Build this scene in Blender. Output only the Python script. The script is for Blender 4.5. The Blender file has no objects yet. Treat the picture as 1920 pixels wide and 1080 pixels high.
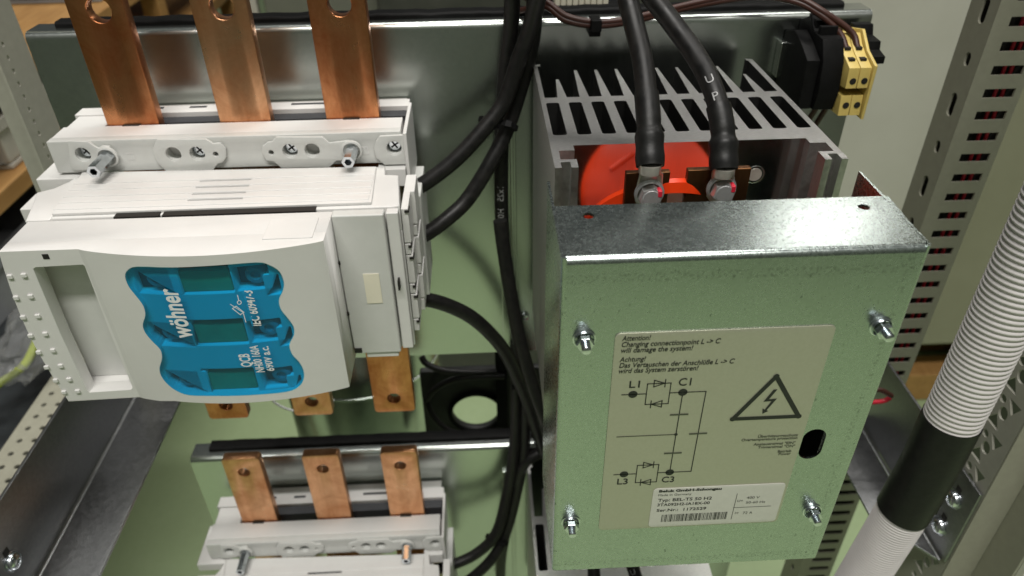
import bpy, bmesh, math, random
from mathutils import Vector, Matrix
random.seed(7)
S = bpy.context.scene
COL = S.collection

# ------------------------------------------------------------------ camera
RT = Vector((0.9989, -0.0456, -0.0131)).normalized()
FW = Vector((0.0297, 0.8168, -0.5761)).normalized()
RT = (RT - FW * RT.dot(FW)).normalized()
UP = RT.cross(FW)
CAM = Vector((0, -0.32745, 0))
FPX = 1380.5
cd = bpy.data.cameras.new('camera')
cam = bpy.data.objects.new('camera', cd)
COL.objects.link(cam)
M = Matrix((RT, UP, -FW)).transposed().to_4x4()
M.translation = CAM
cam.matrix_world = M
cd.sensor_width = 36.0
cd.lens = 36.0 * FPX / 1920.0
cd.clip_start = 0.01
cd.clip_end = 100
cd.dof.use_dof = True
cd.dof.focus_distance = 0.50
cd.dof.aperture_fstop = 7.5
S.camera = cam

# ------------------------------------------------------------------ light
w = bpy.data.worlds.new('World')
S.world = w
w.use_nodes = True
w.node_tree.nodes['Background'].inputs[0].default_value = (0.80, 0.86, 0.84, 1)
w.node_tree.nodes['Background'].inputs[1].default_value = 0.065
S.view_settings.view_transform = 'Standard'
S.view_settings.look = 'None'
S.view_settings.exposure = 0.0
S.view_settings.gamma = 1.0


def tube_light(x, y, z, sx, sy, power, rot=0.0):
    l = bpy.data.lights.new('ceiling_tube', 'AREA')
    l.shape = 'RECTANGLE'
    l.size, l.size_y = sx, sy
    l.energy = power
    l.color = (1.0, 0.972, 0.925)
    o = bpy.data.objects.new('ceiling_tube', l)
    COL.objects.link(o)
    o.location = (x, y, z)
    o.rotation_euler = (0, 0, rot)
    return o


tube_light(-0.1, -1.7, 3.7, 2.8, 0.4, 205)
tube_light(0.6, 1.6, 4.2, 2.8, 0.4, 115)
tube_light(2.9, 5.0, 2.7, 1.0, 0.45, 30, 0.4)
tube_light(4.2, 1.2, 3.6, 0.4, 2.8, 60)


# ------------------------------------------------------------------ helpers
def ray(px, py):
    return FW + RT * ((px - 960) / FPX) - UP * ((py - 540) / FPX)


def at(px, py, Y):
    r = ray(px, py)
    return CAM + r * ((Y - CAM.y) / r.y)


def at_z(px, py, Z):
    r = ray(px, py)
    return CAM + r * ((Z - CAM.z) / r.z)


def at_x(px, py, X):
    r = ray(px, py)
    return CAM + r * ((X - CAM.x) / r.x)


ORG = {}


def tag(o, label=None, cat=None, group=None, kind=None):
    if label: o['label'] = label
    if cat: o['category'] = cat
    if group: o['group'] = group
    if kind: o['kind'] = kind
    return o


def empty(name, loc, label, cat, group=None):
    o = bpy.data.objects.new(name, None)
    o.empty_display_size = 0.02
    COL.objects.link(o)
    o.location = loc
    ORG[o.name] = Vector(loc)
    return tag(o, label, cat, group)


def put(name, src, mat, parent=None, bevel=0.0, smooth=None, seg=2, loc=None):
    """link a bmesh / mesh given in world coordinates as one object"""
    if isinstance(src, bmesh.types.BMesh):
        bmesh.ops.remove_doubles(src, verts=src.verts, dist=1e-7)
        bmesh.ops.recalc_face_normals(src, faces=src.faces)
        me = bpy.data.meshes.new(name)
        src.to_mesh(me)
        src.free()
    else:
        me = src
    me.name = name
    mats = mat if isinstance(mat, (list, tuple)) else [mat]
    for m in mats:
        me.materials.append(m)
    o = bpy.data.objects.new(name, me)
    COL.objects.link(o)
    off = Vector((0, 0, 0))
    if parent is not None:
        off = ORG[parent.name]
        o.parent = parent
    elif loc is not None:
        off = Vector(loc)
        o.location = off
    ORG[o.name] = off
    me.transform(Matrix.Translation(-off))
    if smooth is not None:
        sharpen(me, smooth)
    if bevel:
        b = o.modifiers.new('bevel', 'BEVEL')
        b.width = bevel
        b.segments = seg
        b.limit_method = 'ANGLE'
        b.angle_limit = math.radians(35)
        if smooth is None:
            sharpen(me, 35)
        b.harden_normals = True
    return o


def sharpen(me, deg):
    bm = bmesh.new()
    bm.from_mesh(me)
    a = math.radians(deg)
    for f in bm.faces: f.smooth = True
    for e in bm.edges:
        e.smooth = len(e.link_faces) == 2 and e.calc_face_angle(0) < a
    bm.to_mesh(me)
    bm.free()


def copy_thing(o, delta, parent=None):
    c = o.copy()
    COL.objects.link(c)
    if parent is not None:
        c.parent = parent
    else:
        c.location = Vector(o.location) + Vector(delta)
    for ch in list(o.children):
        copy_thing(ch, delta, c)
    return c


def B():
    return bmesh.new()


def box(bm, x0, x1, y0, y1, z0, z1, mi=0):
    v = [bm.verts.new(p) for p in ((x0, y0, z0), (x1, y0, z0), (x1, y1, z0), (x0, y1, z0),
                                   (x0, y0, z1), (x1, y0, z1), (x1, y1, z1), (x0, y1, z1))]
    for f in ((0, 3, 2, 1), (4, 5, 6, 7), (0, 1, 5, 4), (1, 2, 6, 5), (2, 3, 7, 6), (3, 0, 4, 7)):
        bm.faces.new([v[i] for i in f]).material_index = mi
    return bm


def frame_of(d):
    d = d.normalized()
    a = Vector((0, 0, 1)) if abs(d.z) < 0.9 else Vector((1, 0, 0))
    u = d.cross(a).normalized()
    return u, d.cross(u).normalized()


def cyl(bm, p, q, r0, r1=None, n=20, cap=True, mi=0, phase=0.0):
    p, q = Vector(p), Vector(q)
    r1 = r0 if r1 is None else r1
    u, v = frame_of(q - p)
    A, Bv = [], []
    for i in range(n):
        a = 2 * math.pi * i / n + phase
        d = u * math.cos(a) + v * math.sin(a)
        A.append(bm.verts.new(p + d * r0))
        Bv.append(bm.verts.new(q + d * r1))
    for i in range(n):
        j = (i + 1) % n
        bm.faces.new((A[i], A[j], Bv[j], Bv[i])).material_index = mi
    if cap:
        bm.faces.new(A[::-1]).material_index = mi
        bm.faces.new(Bv).material_index = mi
    return bm


def lathe(bm, p, d, prof, n=24, mi=0):
    """prof: list of (distance along d, radius)"""
    p, d = Vector(p), Vector(d).normalized()
    u, v = frame_of(d)
    rings = []
    for h, r in prof:
        if r <= 1e-9:
            rings.append([bm.verts.new(p + d * h)])
        else:
            rings.append([bm.verts.new(p + d * h + (u * math.cos(2 * math.pi * i / n) + v * math.sin(2 * math.pi * i / n)) * r)
                          for i in range(n)])
    for a, b in zip(rings, rings[1:]):
        for i in range(n):
            j = (i + 1) % n
            if len(a) == 1 and len(b) == 1: continue
            if len(a) == 1: f = (a[0], b[j], b[i])
            elif len(b) == 1: f = (a[i], a[j], b[0])
            else: f = (a[i], a[j], b[j], b[i])
            bm.faces.new(f).material_index = mi
    return bm


def curve_pts(pts, n=10):
    """Catmull-Rom through points"""
    P = [Vector(p) for p in pts]
    P = [P[0] * 2 - P[1]] + P + [P[-1] * 2 - P[-2]]
    out = []
    for i in range(1, len(P) - 2):
        a, b, c, d = P[i - 1:i + 3]
        for k in range(n):
            t = k / n
            out.append(0.5 * ((2 * b) + (c - a) * t + (2 * a - 5 * b + 4 * c - d) * t * t + (3 * b - a - 3 * c + d) * t ** 3))
    out.append(P[-2])
    return out


def sweep(bm, P, rad, n=14, mi=0):
    """tube along points; rad is a number or f(i)"""
    u = None
    rings = []
    for i, p in enumerate(P):
        t = (P[min(i + 1, len(P) - 1)] - P[max(i - 1, 0)]).normalized()
        if u is None: u, _ = frame_of(t)
        u = (u - t * u.dot(t)).normalized()
        v = t.cross(u)
        r = rad(i) if callable(rad) else rad
        rings.append([bm.verts.new(p + (u * math.cos(2 * math.pi * k / n) + v * math.sin(2 * math.pi * k / n)) * r) for k in range(n)])
    for a, b in zip(rings, rings[1:]):
        for k in range(n):
            j = (k + 1) % n
            bm.faces.new((a[k], a[j], b[j], b[k])).material_index = mi
    bm.faces.new(rings[0][::-1]).material_index = mi
    bm.faces.new(rings[-1]).material_index = mi
    return bm


def prism(loops, depth, bevel=0.0, plane='front', pos=0.0, res=2):
    """solid from 2-D loops (first outline, then holes). plane front: (X,Z) extruded in Y from pos to pos+depth;
    plan: (X,Y) extruded in Z from pos to pos+depth; side: (Y,Z) extruded in X."""
    cu = bpy.data.curves.new('outline', 'CURVE')
    cu.dimensions = '2D'
    cu.fill_mode = 'BOTH'
    cu.extrude = depth / 2 - bevel
    cu.bevel_depth = bevel
    cu.bevel_resolution = res
    cu.offset = -bevel
    for lp in loops:
        sp = cu.splines.new('POLY')
        sp.points.add(len(lp) - 1)
        for q, (a, b) in zip(sp.points, lp):
            q.co = (a, b, 0, 1)
        sp.use_cyclic_u = True
    ob = bpy.data.objects.new('outline', cu)
    me = bpy.data.meshes.new_from_object(ob)
    bpy.data.objects.remove(ob)
    bpy.data.curves.remove(cu)
    c = pos + depth / 2
    if plane == 'front':
        T = Matrix(((1, 0, 0, 0), (0, 0, -1, c), (0, 1, 0, 0), (0, 0, 0, 1)))
    elif plane == 'plan':
        T = Matrix(((1, 0, 0, 0), (0, 1, 0, 0), (0, 0, 1, c), (0, 0, 0, 1)))
    else:
        T = Matrix(((0, 0, 1, c), (1, 0, 0, 0), (0, 1, 0, 0), (0, 0, 0, 1)))
    me.transform(T)
    bm = bmesh.new()
    bm.from_mesh(me)
    bpy.data.meshes.remove(me)
    bmesh.ops.remove_doubles(bm, verts=bm.verts, dist=1e-6)
    bmesh.ops.recalc_face_normals(bm, faces=bm.faces)
    return bm


def join(bm, other):
    me = bpy.data.meshes.new('tmp')
    other.to_mesh(me)
    other.free()
    bm.from_mesh(me)
    bpy.data.meshes.remove(me)
    return bm


def circle2(cx, cy, r, n=24, ry=None):
    ry = r if ry is None else ry
    return [(cx + r * math.cos(2 * math.pi * i / n), cy + ry * math.sin(2 * math.pi * i / n)) for i in range(n)]


def rect2(x0, x1, y0, y1, r=0.0, n=4):
    if r <= 0: return [(x0, y0), (x1, y0), (x1, y1), (x0, y1)]
    out = []
    for cx, cy, a0 in ((x1 - r, y0 + r, -90), (x1 - r, y1 - r, 0), (x0 + r, y1 - r, 90), (x0 + r, y0 + r, 180)):
        for k in range(n + 1):
            a = math.radians(a0 + 90 * k / n)
            out.append((cx + r * math.cos(a), cy + r * math.sin(a)))
    return out


def smooth_loop(pts, n=5):
    L = len(pts)
    out = []
    P = [Vector(p) for p in pts]
    for i in range(L):
        a, b, c, d = P[i - 1], P[i], P[(i + 1) % L], P[(i + 2) % L]
        for k in range(n):
            t = k / n
            q = 0.5 * ((2 * b) + (c - a) * t + (2 * a - 5 * b + 4 * c - d) * t * t + (3 * b - a - 3 * c + d) * t ** 3)
            out.append((q.x, q.y))
    return out


def px_loop(pts, Y, off=(0, 0), sc=1.0):
    out = []
    for a, b in pts:
        p = at(off[0] + a / sc, off[1] + b / sc, Y)
        out.append((p.x, p.z))
    return out


def bent(path, t, x0, x1):
    """sheet of thickness t following (y,z) path, extruded along X"""
    bm = B()
    n = len(path)
    inn = []
    for i in range(n):
        p0, p1 = path[max(i - 1, 0)], path[min(i + 1, n - 1)]
        dy, dz = p1[0] - p0[0], p1[1] - p0[1]
        L = math.hypot(dy, dz)
        inn.append((path[i][0] - dz / L * t, path[i][1] + dy / L * t))
    A = [[bm.verts.new((x, y, z)) for (y, z) in path] for x in (x0, x1)]
    I = [[bm.verts.new((x, y, z)) for (y, z) in inn] for x in (x0, x1)]
    for i in range(n - 1):
        bm.faces.new((A[0][i], A[1][i], A[1][i + 1], A[0][i + 1]))
        bm.faces.new((I[0][i + 1], I[1][i + 1], I[1][i], I[0][i]))
        bm.faces.new((A[0][i], A[0][i + 1], I[0][i + 1], I[0][i]))
        bm.faces.new((A[1][i + 1], A[1][i], I[1][i], I[1][i + 1]))
    for i in (0, n - 1):
        bm.faces.new((A[0][i], I[0][i], I[1][i], A[1][i]))
    return bm


def arc(cy, cz, r, a0, a1, n=8):
    return [(cy + r * math.cos(math.radians(a0 + (a1 - a0) * k / n)), cz + r * math.sin(math.radians(a0 + (a1 - a0) * k / n)))
            for k in range(n + 1)]


def text2(s, size, shear=0.0, sx=1.0, bold=0.0, align='LEFT'):
    """flat lettering as list of (verts2d, faces)"""
    cu = bpy.data.curves.new('lettering', 'FONT')
    cu.body = s
    cu.size = size
    cu.shear = shear
    cu.offset = bold
    cu.align_x = align
    cu.resolution_u = 3
    ob = bpy.data.objects.new('lettering', cu)
    me = bpy.data.meshes.new_from_object(ob)
    bpy.data.objects.remove(ob)
    bpy.data.curves.remove(cu)
    vs = [(v.co.x * sx, v.co.y) for v in me.vertices]
    fs = [tuple(p.vertices) for p in me.polygons]
    bpy.data.meshes.remove(me)
    return vs, fs


def add2(bm, vf, origin, u, v, flip=False):
    """place flat lettering: origin + x*u + y*v"""
    o, u, v = Vector(origin), Vector(u), Vector(v)
    V = [bm.verts.new(o + u * a + v * b) for a, b in vf[0]]
    for f in vf[1]:
        try: bm.faces.new([V[i] for i in (f[::-1] if flip else f)])
        except ValueError: pass


def seg2(bm, p, q, wd, Y):
    """flat printed line between two (x,z) points on the plane Y"""
    p, q = Vector(p), Vector(q)
    d = (q - p)
    n = Vector((-d.y, d.x)).normalized() * wd / 2
    e = d.normalized() * wd / 2
    c = [p - e + n, p - e - n, q + e - n, q + e + n]
    bm.faces.new([bm.verts.new((a.x, Y, a.y)) for a in c])


def poly2(bm, pts, Y):
    bm.faces.new([bm.verts.new((a, Y, b)) for a, b in pts])


# ------------------------------------------------------------------ materials
def new_mat(name):
    m = bpy.data.materials.new(name)
    m.use_nodes = True
    return m, m.node_tree, m.node_tree.nodes['Principled BSDF']


def N(nt, typ, **kw):
    n = nt.nodes.new(typ)
    for k, v in kw.items():
        if k in ('operation', 'blend_type', 'noise_dimensions', 'feature', 'wave_type', 'bands_direction', 'data_type', 'interpolation'):
            setattr(n, k, v)
        else:
            n.inputs[k].default_value = v
    return n


def ramp(nt, fac, stops):
    r = nt.nodes.new('ShaderNodeValToRGB')
    r.color_ramp.elements[0].position = stops[0][0]
    r.color_ramp.elements[0].color = (*stops[0][1], 1)
    r.color_ramp.elements[1].position = stops[-1][0]
    r.color_ramp.elements[1].color = (*stops[-1][1], 1)
    for p, c in stops[1:-1]:
        e = r.color_ramp.elements.new(p)
        e.color = (*c, 1)
    nt.links.new(fac, r.inputs[0])
    return r.outputs[0]


def coords(nt, scale=(1, 1, 1)):
    tc = nt.nodes.new('ShaderNodeTexCoord')
    mp = nt.nodes.new('ShaderNodeMapping')
    mp.inputs['Scale'].default_value = scale
    nt.links.new(tc.outputs['Object'], mp.inputs[0])
    return mp.outputs[0]


def bump(nt, bs, h, strength, dist):
    b = N(nt, 'ShaderNodeBump', Strength=strength, Distance=dist)
    nt.links.new(h, b.inputs['Height'])
    nt.links.new(b.outputs[0], bs.inputs['Normal'])


def mottled(name, c0, c1, rough=(0.3, 0.4), metal=0.0, scale=300, stretch=(1, 1, 1), bstr=0.05, bdist=0.0003, detail=4, spec=None, big=0.0):
    m, nt, bs = new_mat(name)
    co = coords(nt, stretch)
    n = N(nt, 'ShaderNodeTexNoise', Scale=scale, Detail=detail, Roughness=0.6)
    nt.links.new(co, n.inputs['Vector'])
    f = n.outputs[0]
    if big:
        n2 = N(nt, 'ShaderNodeTexNoise', Scale=big, Detail=3, Roughness=0.55)
        nt.links.new(co, n2.inputs['Vector'])
        mx = N(nt, 'ShaderNodeMath', operation='ADD')
        nt.links.new(f, mx.inputs[0])
        nt.links.new(n2.outputs[0], mx.inputs[1])
        ml = N(nt, 'ShaderNodeMath', operation='MULTIPLY')
        ml.inputs[1].default_value = 0.5
        nt.links.new(mx.outputs[0], ml.inputs[0])
        f = ml.outputs[0]
    nt.links.new(ramp(nt, f, [(0.32, c0), (0.68, c1)]), bs.inputs['Base Color'])
    nt.links.new(ramp(nt, f, [(0.3, (rough[0],) * 3), (0.7, (rough[1],) * 3)]), bs.inputs['Roughness'])
    bs.inputs['Metallic'].default_value = metal
    if spec is not None: bs.inputs['Specular IOR Level'].default_value = spec
    if bstr: bump(nt, bs, n.outputs[0], bstr, bdist)
    return m


def galvanised(name, c0, c1, rough, spangle=260, bstr=0.05, marks=False):
    m, nt, bs = new_mat(name)
    co = coords(nt)
    vo = N(nt, 'ShaderNodeTexVoronoi', Scale=spangle)
    no = N(nt, 'ShaderNodeTexNoise', Scale=spangle * 1.6, Detail=5, Roughness=0.7)
    nb = N(nt, 'ShaderNodeTexNoise', Scale=14, Detail=4, Roughness=0.6)
    for x in (vo, no, nb): nt.links.new(co, x.inputs['Vector'])
    mx = N(nt, 'ShaderNodeMix', data_type='FLOAT')
    mx.inputs[0].default_value = 0.45
    nt.links.new(no.outputs[0], mx.inputs[2])
    sp = nt.nodes.new('ShaderNodeSeparateColor')
    nt.links.new(vo.outputs['Color'], sp.inputs[0])
    nt.links.new(sp.outputs[0], mx.inputs[3])
    mx2 = N(nt, 'ShaderNodeMix', data_type='FLOAT')
    mx2.inputs[0].default_value = 0.4
    nt.links.new(mx.outputs[0], mx2.inputs[2])
    nt.links.new(nb.outputs[0], mx2.inputs[3])
    f = mx2.outputs[0]
    col = ramp(nt, f, [(0.3, c0), (0.7, c1)])
    if marks:  # scuffs: short dark scratches of the sheet's own wear
        ns = N(nt, 'ShaderNodeTexNoise', Scale=420, Detail=2, Roughness=0.5)
        co2 = coords(nt, (1.0, 1.0, 0.45))
        nt.links.new(co2, ns.inputs['Vector'])
        r = ramp(nt, ns.outputs[0], [(0.26, (0.55, 0.55, 0.55)), (0.34, (1, 1, 1))])
        mm = N(nt, 'ShaderNodeMix', data_type='RGBA', blend_type='MULTIPLY')
        mm.inputs[0].default_value = 1.0
        nt.links.new(col, mm.inputs[6])
        nt.links.new(r, mm.inputs[7])
        col = mm.outputs[2]
        tcb = nt.nodes.new('ShaderNodeTexCoord')
        sx_ = nt.nodes.new('ShaderNodeSeparateXYZ')
        nt.links.new(tcb.outputs['Object'], sx_.inputs[0])
        nd = N(nt, 'ShaderNodeTexNoise', Scale=520, Detail=1.5)
        nt.links.new(tcb.outputs['Object'], nd.inputs['Vector'])
        for axis, c_, w_ in ((2, 0.2645, 0.0030), (2, 0.0080, 0.0030), (0, 0.0905, 0.0020)):
            su = N(nt, 'ShaderNodeMath', operation='SUBTRACT'); su.inputs[1].default_value = c_
            nt.links.new(sx_.outputs[axis], su.inputs[0])
            ab = N(nt, 'ShaderNodeMath', operation='ABSOLUTE'); nt.links.new(su.outputs[0], ab.inputs[0])
            lt = N(nt, 'ShaderNodeMath', operation='LESS_THAN'); lt.inputs[1].default_value = w_
            nt.links.new(ab.outputs[0], lt.inputs[0])
            gt = N(nt, 'ShaderNodeMath', operation='GREATER_THAN'); gt.inputs[1].default_value = 0.56
            nt.links.new(nd.outputs[0], gt.inputs[0])
            ml = N(nt, 'ShaderNodeMath', operation='MULTIPLY')
            nt.links.new(lt.outputs[0], ml.inputs[0]); nt.links.new(gt.outputs[0], ml.inputs[1])
            sc_ = N(nt, 'ShaderNodeMath', operation='MULTIPLY'); sc_.inputs[1].default_value = 0.30
            nt.links.new(ml.outputs[0], sc_.inputs[0])
            m3 = N(nt, 'ShaderNodeMix', data_type='RGBA')
            nt.links.new(sc_.outputs[0], m3.inputs[0])
            nt.links.new(col, m3.inputs[6])
            m3.inputs[7].default_value = (0.12, 0.12, 0.12, 1)
            col = m3.outputs[2]
    nt.links.new(col, bs.inputs['Base Color'])
    nt.links.new(ramp(nt, f, [(0.3, (rough[0],) * 3), (0.7, (rough[1],) * 3)]), bs.inputs['Roughness'])
    bs.inputs['Metallic'].default_value = 1.0
    bump(nt, bs, mx.outputs[0], bstr, 0.0004)
    return m


def plain(name, col, rough=0.5, metal=0.0, var=0.06, scale=60, bstr=0.03, spec=None):
    c0 = tuple(max(0, c * (1 - var)) for c in col)
    c1 = tuple(min(1, c * (1 + var)) for c in col)
    return mottled(name, c0, c1, (rough * 0.9, min(1, rough * 1.1)), metal, scale, bstr=bstr, spec=spec)


M_GALV = galvanised('galvanised_cover_sheet', (0.42, 0.475, 0.455), (0.52, 0.585, 0.56), (0.21, 0.31), 680, 0.035, marks=True)
M_PLATE = galvanised('galvanised_plate', (0.53, 0.565, 0.535), (0.575, 0.61, 0.58), (0.235, 0.265), 420, 0.012)
M_RAIL = galvanised('rail_steel', (0.27, 0.275, 0.28), (0.33, 0.335, 0.34), (0.33, 0.42), 300, 0.02)
M_ZINC = plain('zinc_plated_steel', (0.70, 0.74, 0.78), 0.18, 1.0, 0.08, 200, 0.02)
M_BOLT = plain('bright_bolt_steel', (0.70, 0.70, 0.70), 0.30, 0.7, 0.08, 200, 0.02)
M_ALU = mottled('aluminium_sawn', (0.54, 0.535, 0.52), (0.68, 0.67, 0.65), (0.36, 0.46), 1.0, 260, (1, 6, 1), 0.06)
M_ALUP = mottled('aluminium_extruded', (0.76, 0.76, 0.76), (0.84, 0.84, 0.83), (0.10, 0.14), 1.0, 120, (14, 14, 0.3), 0)
M_ALUSHADE = plain('aluminium_slot_shade', (0.045, 0.045, 0.043), 0.5, 0.8, 0.1, 60)  # same aluminium, with the shade of slots and fins put into the colour
M_WHITE = mottled('white_plastic', (0.67, 0.662, 0.642), (0.715, 0.708, 0.69), (0.34, 0.46), 0, 40, bstr=0.01, big=14)
M_GREYW = plain('light_grey_plastic', (0.60, 0.605, 0.58), 0.45, 0, 0.025, 90, 0.02)
M_BLACK = plain('black_plastic', (0.007, 0.007, 0.007), 0.5, 0, 0.2, 80, spec=0.1)
M_RUBBER = mottled('black_cable_sheath', (0.006, 0.006, 0.006), (0.014, 0.013, 0.012), (0.36, 0.5), 0, 160, bstr=0.1, spec=0.32)
M_SLEEVE = mottled('black_shrink_sleeve', (0.006, 0.006, 0.006), (0.012, 0.012, 0.011), (0.38, 0.5), 0, 130, bstr=0.25, bdist=0.001, spec=0.3)
M_GASKET = plain('dark_grey_insulator', (0.035, 0.037, 0.042), 0.5, 0, 0.15, 60)
M_PRINT = plain('black_print', (0.02, 0.024, 0.018), 0.6, 0, 0.1, 60, 0)
M_GPRINT = plain('grey_print', (0.08, 0.09, 0.06), 0.6, 0, 0.1, 60, 0)
M_WPRINT = plain('white_print', (0.80, 0.82, 0.82), 0.5, 0, 0.03, 60, 0)
M_CPRINT = plain('faded_white_print', (0.36, 0.36, 0.36), 0.6, 0, 0.3, 400, 0)
M_LABEL = mottled('silver_foil_label', (0.48, 0.48, 0.37), (0.51, 0.51, 0.40), (0.38, 0.44), 0.45, 500, bstr=0.02)
M_STICK = plain('white_sticker', (0.66, 0.65, 0.60), 0.4, 0.1, 0.03, 200, 0.01)
M_CREAM = plain('cream_plate', (0.78, 0.74, 0.60), 0.5, 0, 0.02, 60, 0.01)
M_YELLOW = plain('yellow_plastic', (0.62, 0.47, 0.14), 0.45, 0, 0.06, 90)
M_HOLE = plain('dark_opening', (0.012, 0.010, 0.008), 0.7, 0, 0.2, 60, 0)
M_BROWN = plain('brown_wire', (0.050, 0.016, 0.010), 0.42, 0, 0.12, 80)
M_FUSE = plain('olive_fuse_body', (0.24, 0.30, 0.13), 0.5, 0, 0.25, 25)
M_RED = plain('red_plastic', (0.80, 0.048, 0.006), 0.36, 0, 0.10, 40, spec=0.35)
M_REDMARK = plain('red_paint', (0.62, 0.02, 0.045), 0.4, 0, 0.1, 200)
M_TIN = plain('tinned_copper', (0.62, 0.59, 0.52), 0.38, 0.6, 0.1, 120)
M_TAB = mottled('tarnished_copper_tab', (0.13, 0.06, 0.028), (0.24, 0.115, 0.05), (0.4, 0.5), 1.0, 70, (1, 1, 0.3))
M_HOSE = plain('white_hose_plastic', (0.66, 0.63, 0.62), 0.38, 0, 0.03, 60, 0.01)
M_POST = plain('beige_grey_steel', (0.31, 0.305, 0.24), 0.5, 0, 0.05, 120, 0.03)
M_PALEPOST = plain('pale_grey_steel', (0.36, 0.355, 0.30), 0.5, 0, 0.05, 120, 0.03)
M_CABINET = mottled('pale_grey_cabinet_paint', (0.54, 0.52, 0.47), (0.59, 0.57, 0.52), (0.45, 0.55), 0, 5, bstr=0)
M_OLIVE = mottled('olive_grey_cabinet_paint', (0.26, 0.25, 0.18), (0.29, 0.28, 0.205), (0.4, 0.5), 0, 5, bstr=0)
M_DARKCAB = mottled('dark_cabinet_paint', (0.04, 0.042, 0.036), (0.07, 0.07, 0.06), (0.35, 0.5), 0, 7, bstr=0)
M_DARKGREY = plain('dark_grey_plastic', (0.022, 0.023, 0.022), 0.45, 0, 0.2, 60)
M_WOOD = mottled('pine_board', (0.30, 0.15, 0.045), (0.46, 0.26, 0.09), (0.5, 0.65), 0, 20, (6, 0.6, 6), 0.1, big=9)
M_DARKSHELF = plain('dark_shelf_goods', (0.02, 0.024, 0.026), 0.5, 0, 0.4, 20)
M_BIN = plain('grey_bin_plastic', (0.26, 0.27, 0.28), 0.5, 0, 0.12, 15)
M_GREEN = plain('yellow_green_wire', (0.45, 0.55, 0.03), 0.4, 0, 0.1, 50)
M_CARD = plain('pale_board', (0.46, 0.44, 0.38), 0.6, 0, 0.08, 25)


def floor_mat():
    m, nt, bs = new_mat('green_floor_paint')
    co = coords(nt)
    a = N(nt, 'ShaderNodeTexNoise', Scale=3.0, Detail=6, Roughness=0.6)
    b = N(nt, 'ShaderNodeTexNoise', Scale=45, Detail=4, Roughness=0.7)
    for x in (a, b): nt.links.new(co, x.inputs['Vector'])
    mx = N(nt, 'ShaderNodeMix', data_type='FLOAT')
    mx.inputs[0].default_value = 0.35
    nt.links.new(a.outputs[0], mx.inputs[2])
    nt.links.new(b.outputs[0], mx.inputs[3])
    nt.links.new(ramp(nt, mx.outputs[0], [(0.3, (0.32, 0.415, 0.225)), (0.55, (0.36, 0.465, 0.255)), (0.7, (0.39, 0.495, 0.285))]), bs.inputs['Base Color'])
    bs.inputs['Roughness'].default_value = 0.55
    bump(nt, bs, b.outputs[0], 0.05, 0.002)
    return m


def copper_mat(name='copper', dark=(0.44, 0.145, 0.055), lite=(0.70, 0.31, 0.14)):
    m, nt, bs = new_mat(name)
    co = coords(nt, (1, 1, 0.12))
    co2 = coords(nt)
    oi = nt.nodes.new('ShaderNodeObjectInfo')
    mu = N(nt, 'ShaderNodeMath', operation='MULTIPLY')
    mu.inputs[1].default_value = 7.0
    nt.links.new(oi.outputs['Random'], mu.inputs[0])
    def shifted(c):
        va = nt.nodes.new('ShaderNodeVectorMath')
        nt.links.new(c, va.inputs[0])
        nt.links.new(mu.outputs[0], va.inputs[1])
        return va.outputs[0]
    co, co2 = shifted(co), shifted(co2)
    a = N(nt, 'ShaderNodeTexNoise', Scale=260, Detail=4, Roughness=0.6)
    b = N(nt, 'ShaderNodeTexNoise', Scale=22, Detail=6, Roughness=0.7, Distortion=0.8)
    nt.links.new(co, a.inputs['Vector'])
    nt.links.new(co2, b.inputs['Vector'])
    mx = N(nt, 'ShaderNodeMix', data_type='FLOAT')
    mx.inputs[0].default_value = 0.80
    nt.links.new(a.outputs[0], mx.inputs[2])
    nt.links.new(b.outputs[0], mx.inputs[3])
    mid = tuple((p + q) / 2 for p, q in zip(dark, lite))
    nt.links.new(ramp(nt, mx.outputs[0], [(0.36, dark), (0.5, mid), (0.62, lite)]), bs.inputs['Base Color'])
    nt.links.new(ramp(nt, mx.outputs[0], [(0.3, (0.40,) * 3), (0.7, (0.24,) * 3)]), bs.inputs['Roughness'])
    bs.inputs['Metallic'].default_value = 1.0
    bump(nt, bs, a.outputs[0], 0.035, 0.0003)
    return m


def window_mat():
    m, nt, bs = new_mat('blue_clear_plastic')
    tr = N(nt, 'ShaderNodeBsdfTransparent', Color=(0.008, 0.62, 0.88, 1))
    gl = N(nt, 'ShaderNodeBsdfGlossy', Roughness=0.08)
    df = N(nt, 'ShaderNodeBsdfDiffuse', Color=(0.0, 0.46, 0.92, 1))
    lw = N(nt, 'ShaderNodeLayerWeight', Blend=0.5)
    pw = N(nt, 'ShaderNodeMath', operation='POWER')
    pw.inputs[1].default_value = 4.0
    nt.links.new(lw.outputs['Facing'], pw.inputs[0])
    fr = N(nt, 'ShaderNodeMath', operation='MULTIPLY_ADD')
    fr.inputs[1].default_value = 0.5
    fr.inputs[2].default_value = 0.04
    nt.links.new(pw.outputs[0], fr.inputs[0])
    m1 = N(nt, 'ShaderNodeMixShader', Fac=0.06)
    nt.links.new(tr.outputs[0], m1.inputs[1])
    nt.links.new(df.outputs[0], m1.inputs[2])
    m2 = nt.nodes.new('ShaderNodeMixShader')
    nt.links.new(fr.outputs[0], m2.inputs[0])
    nt.links.new(m1.outputs[0], m2.inputs[1])
    nt.links.new(gl.outputs[0], m2.inputs[2])
    nt.links.new(m2.outputs[0], nt.nodes['Material Output'].inputs[0])
    return m


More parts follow.
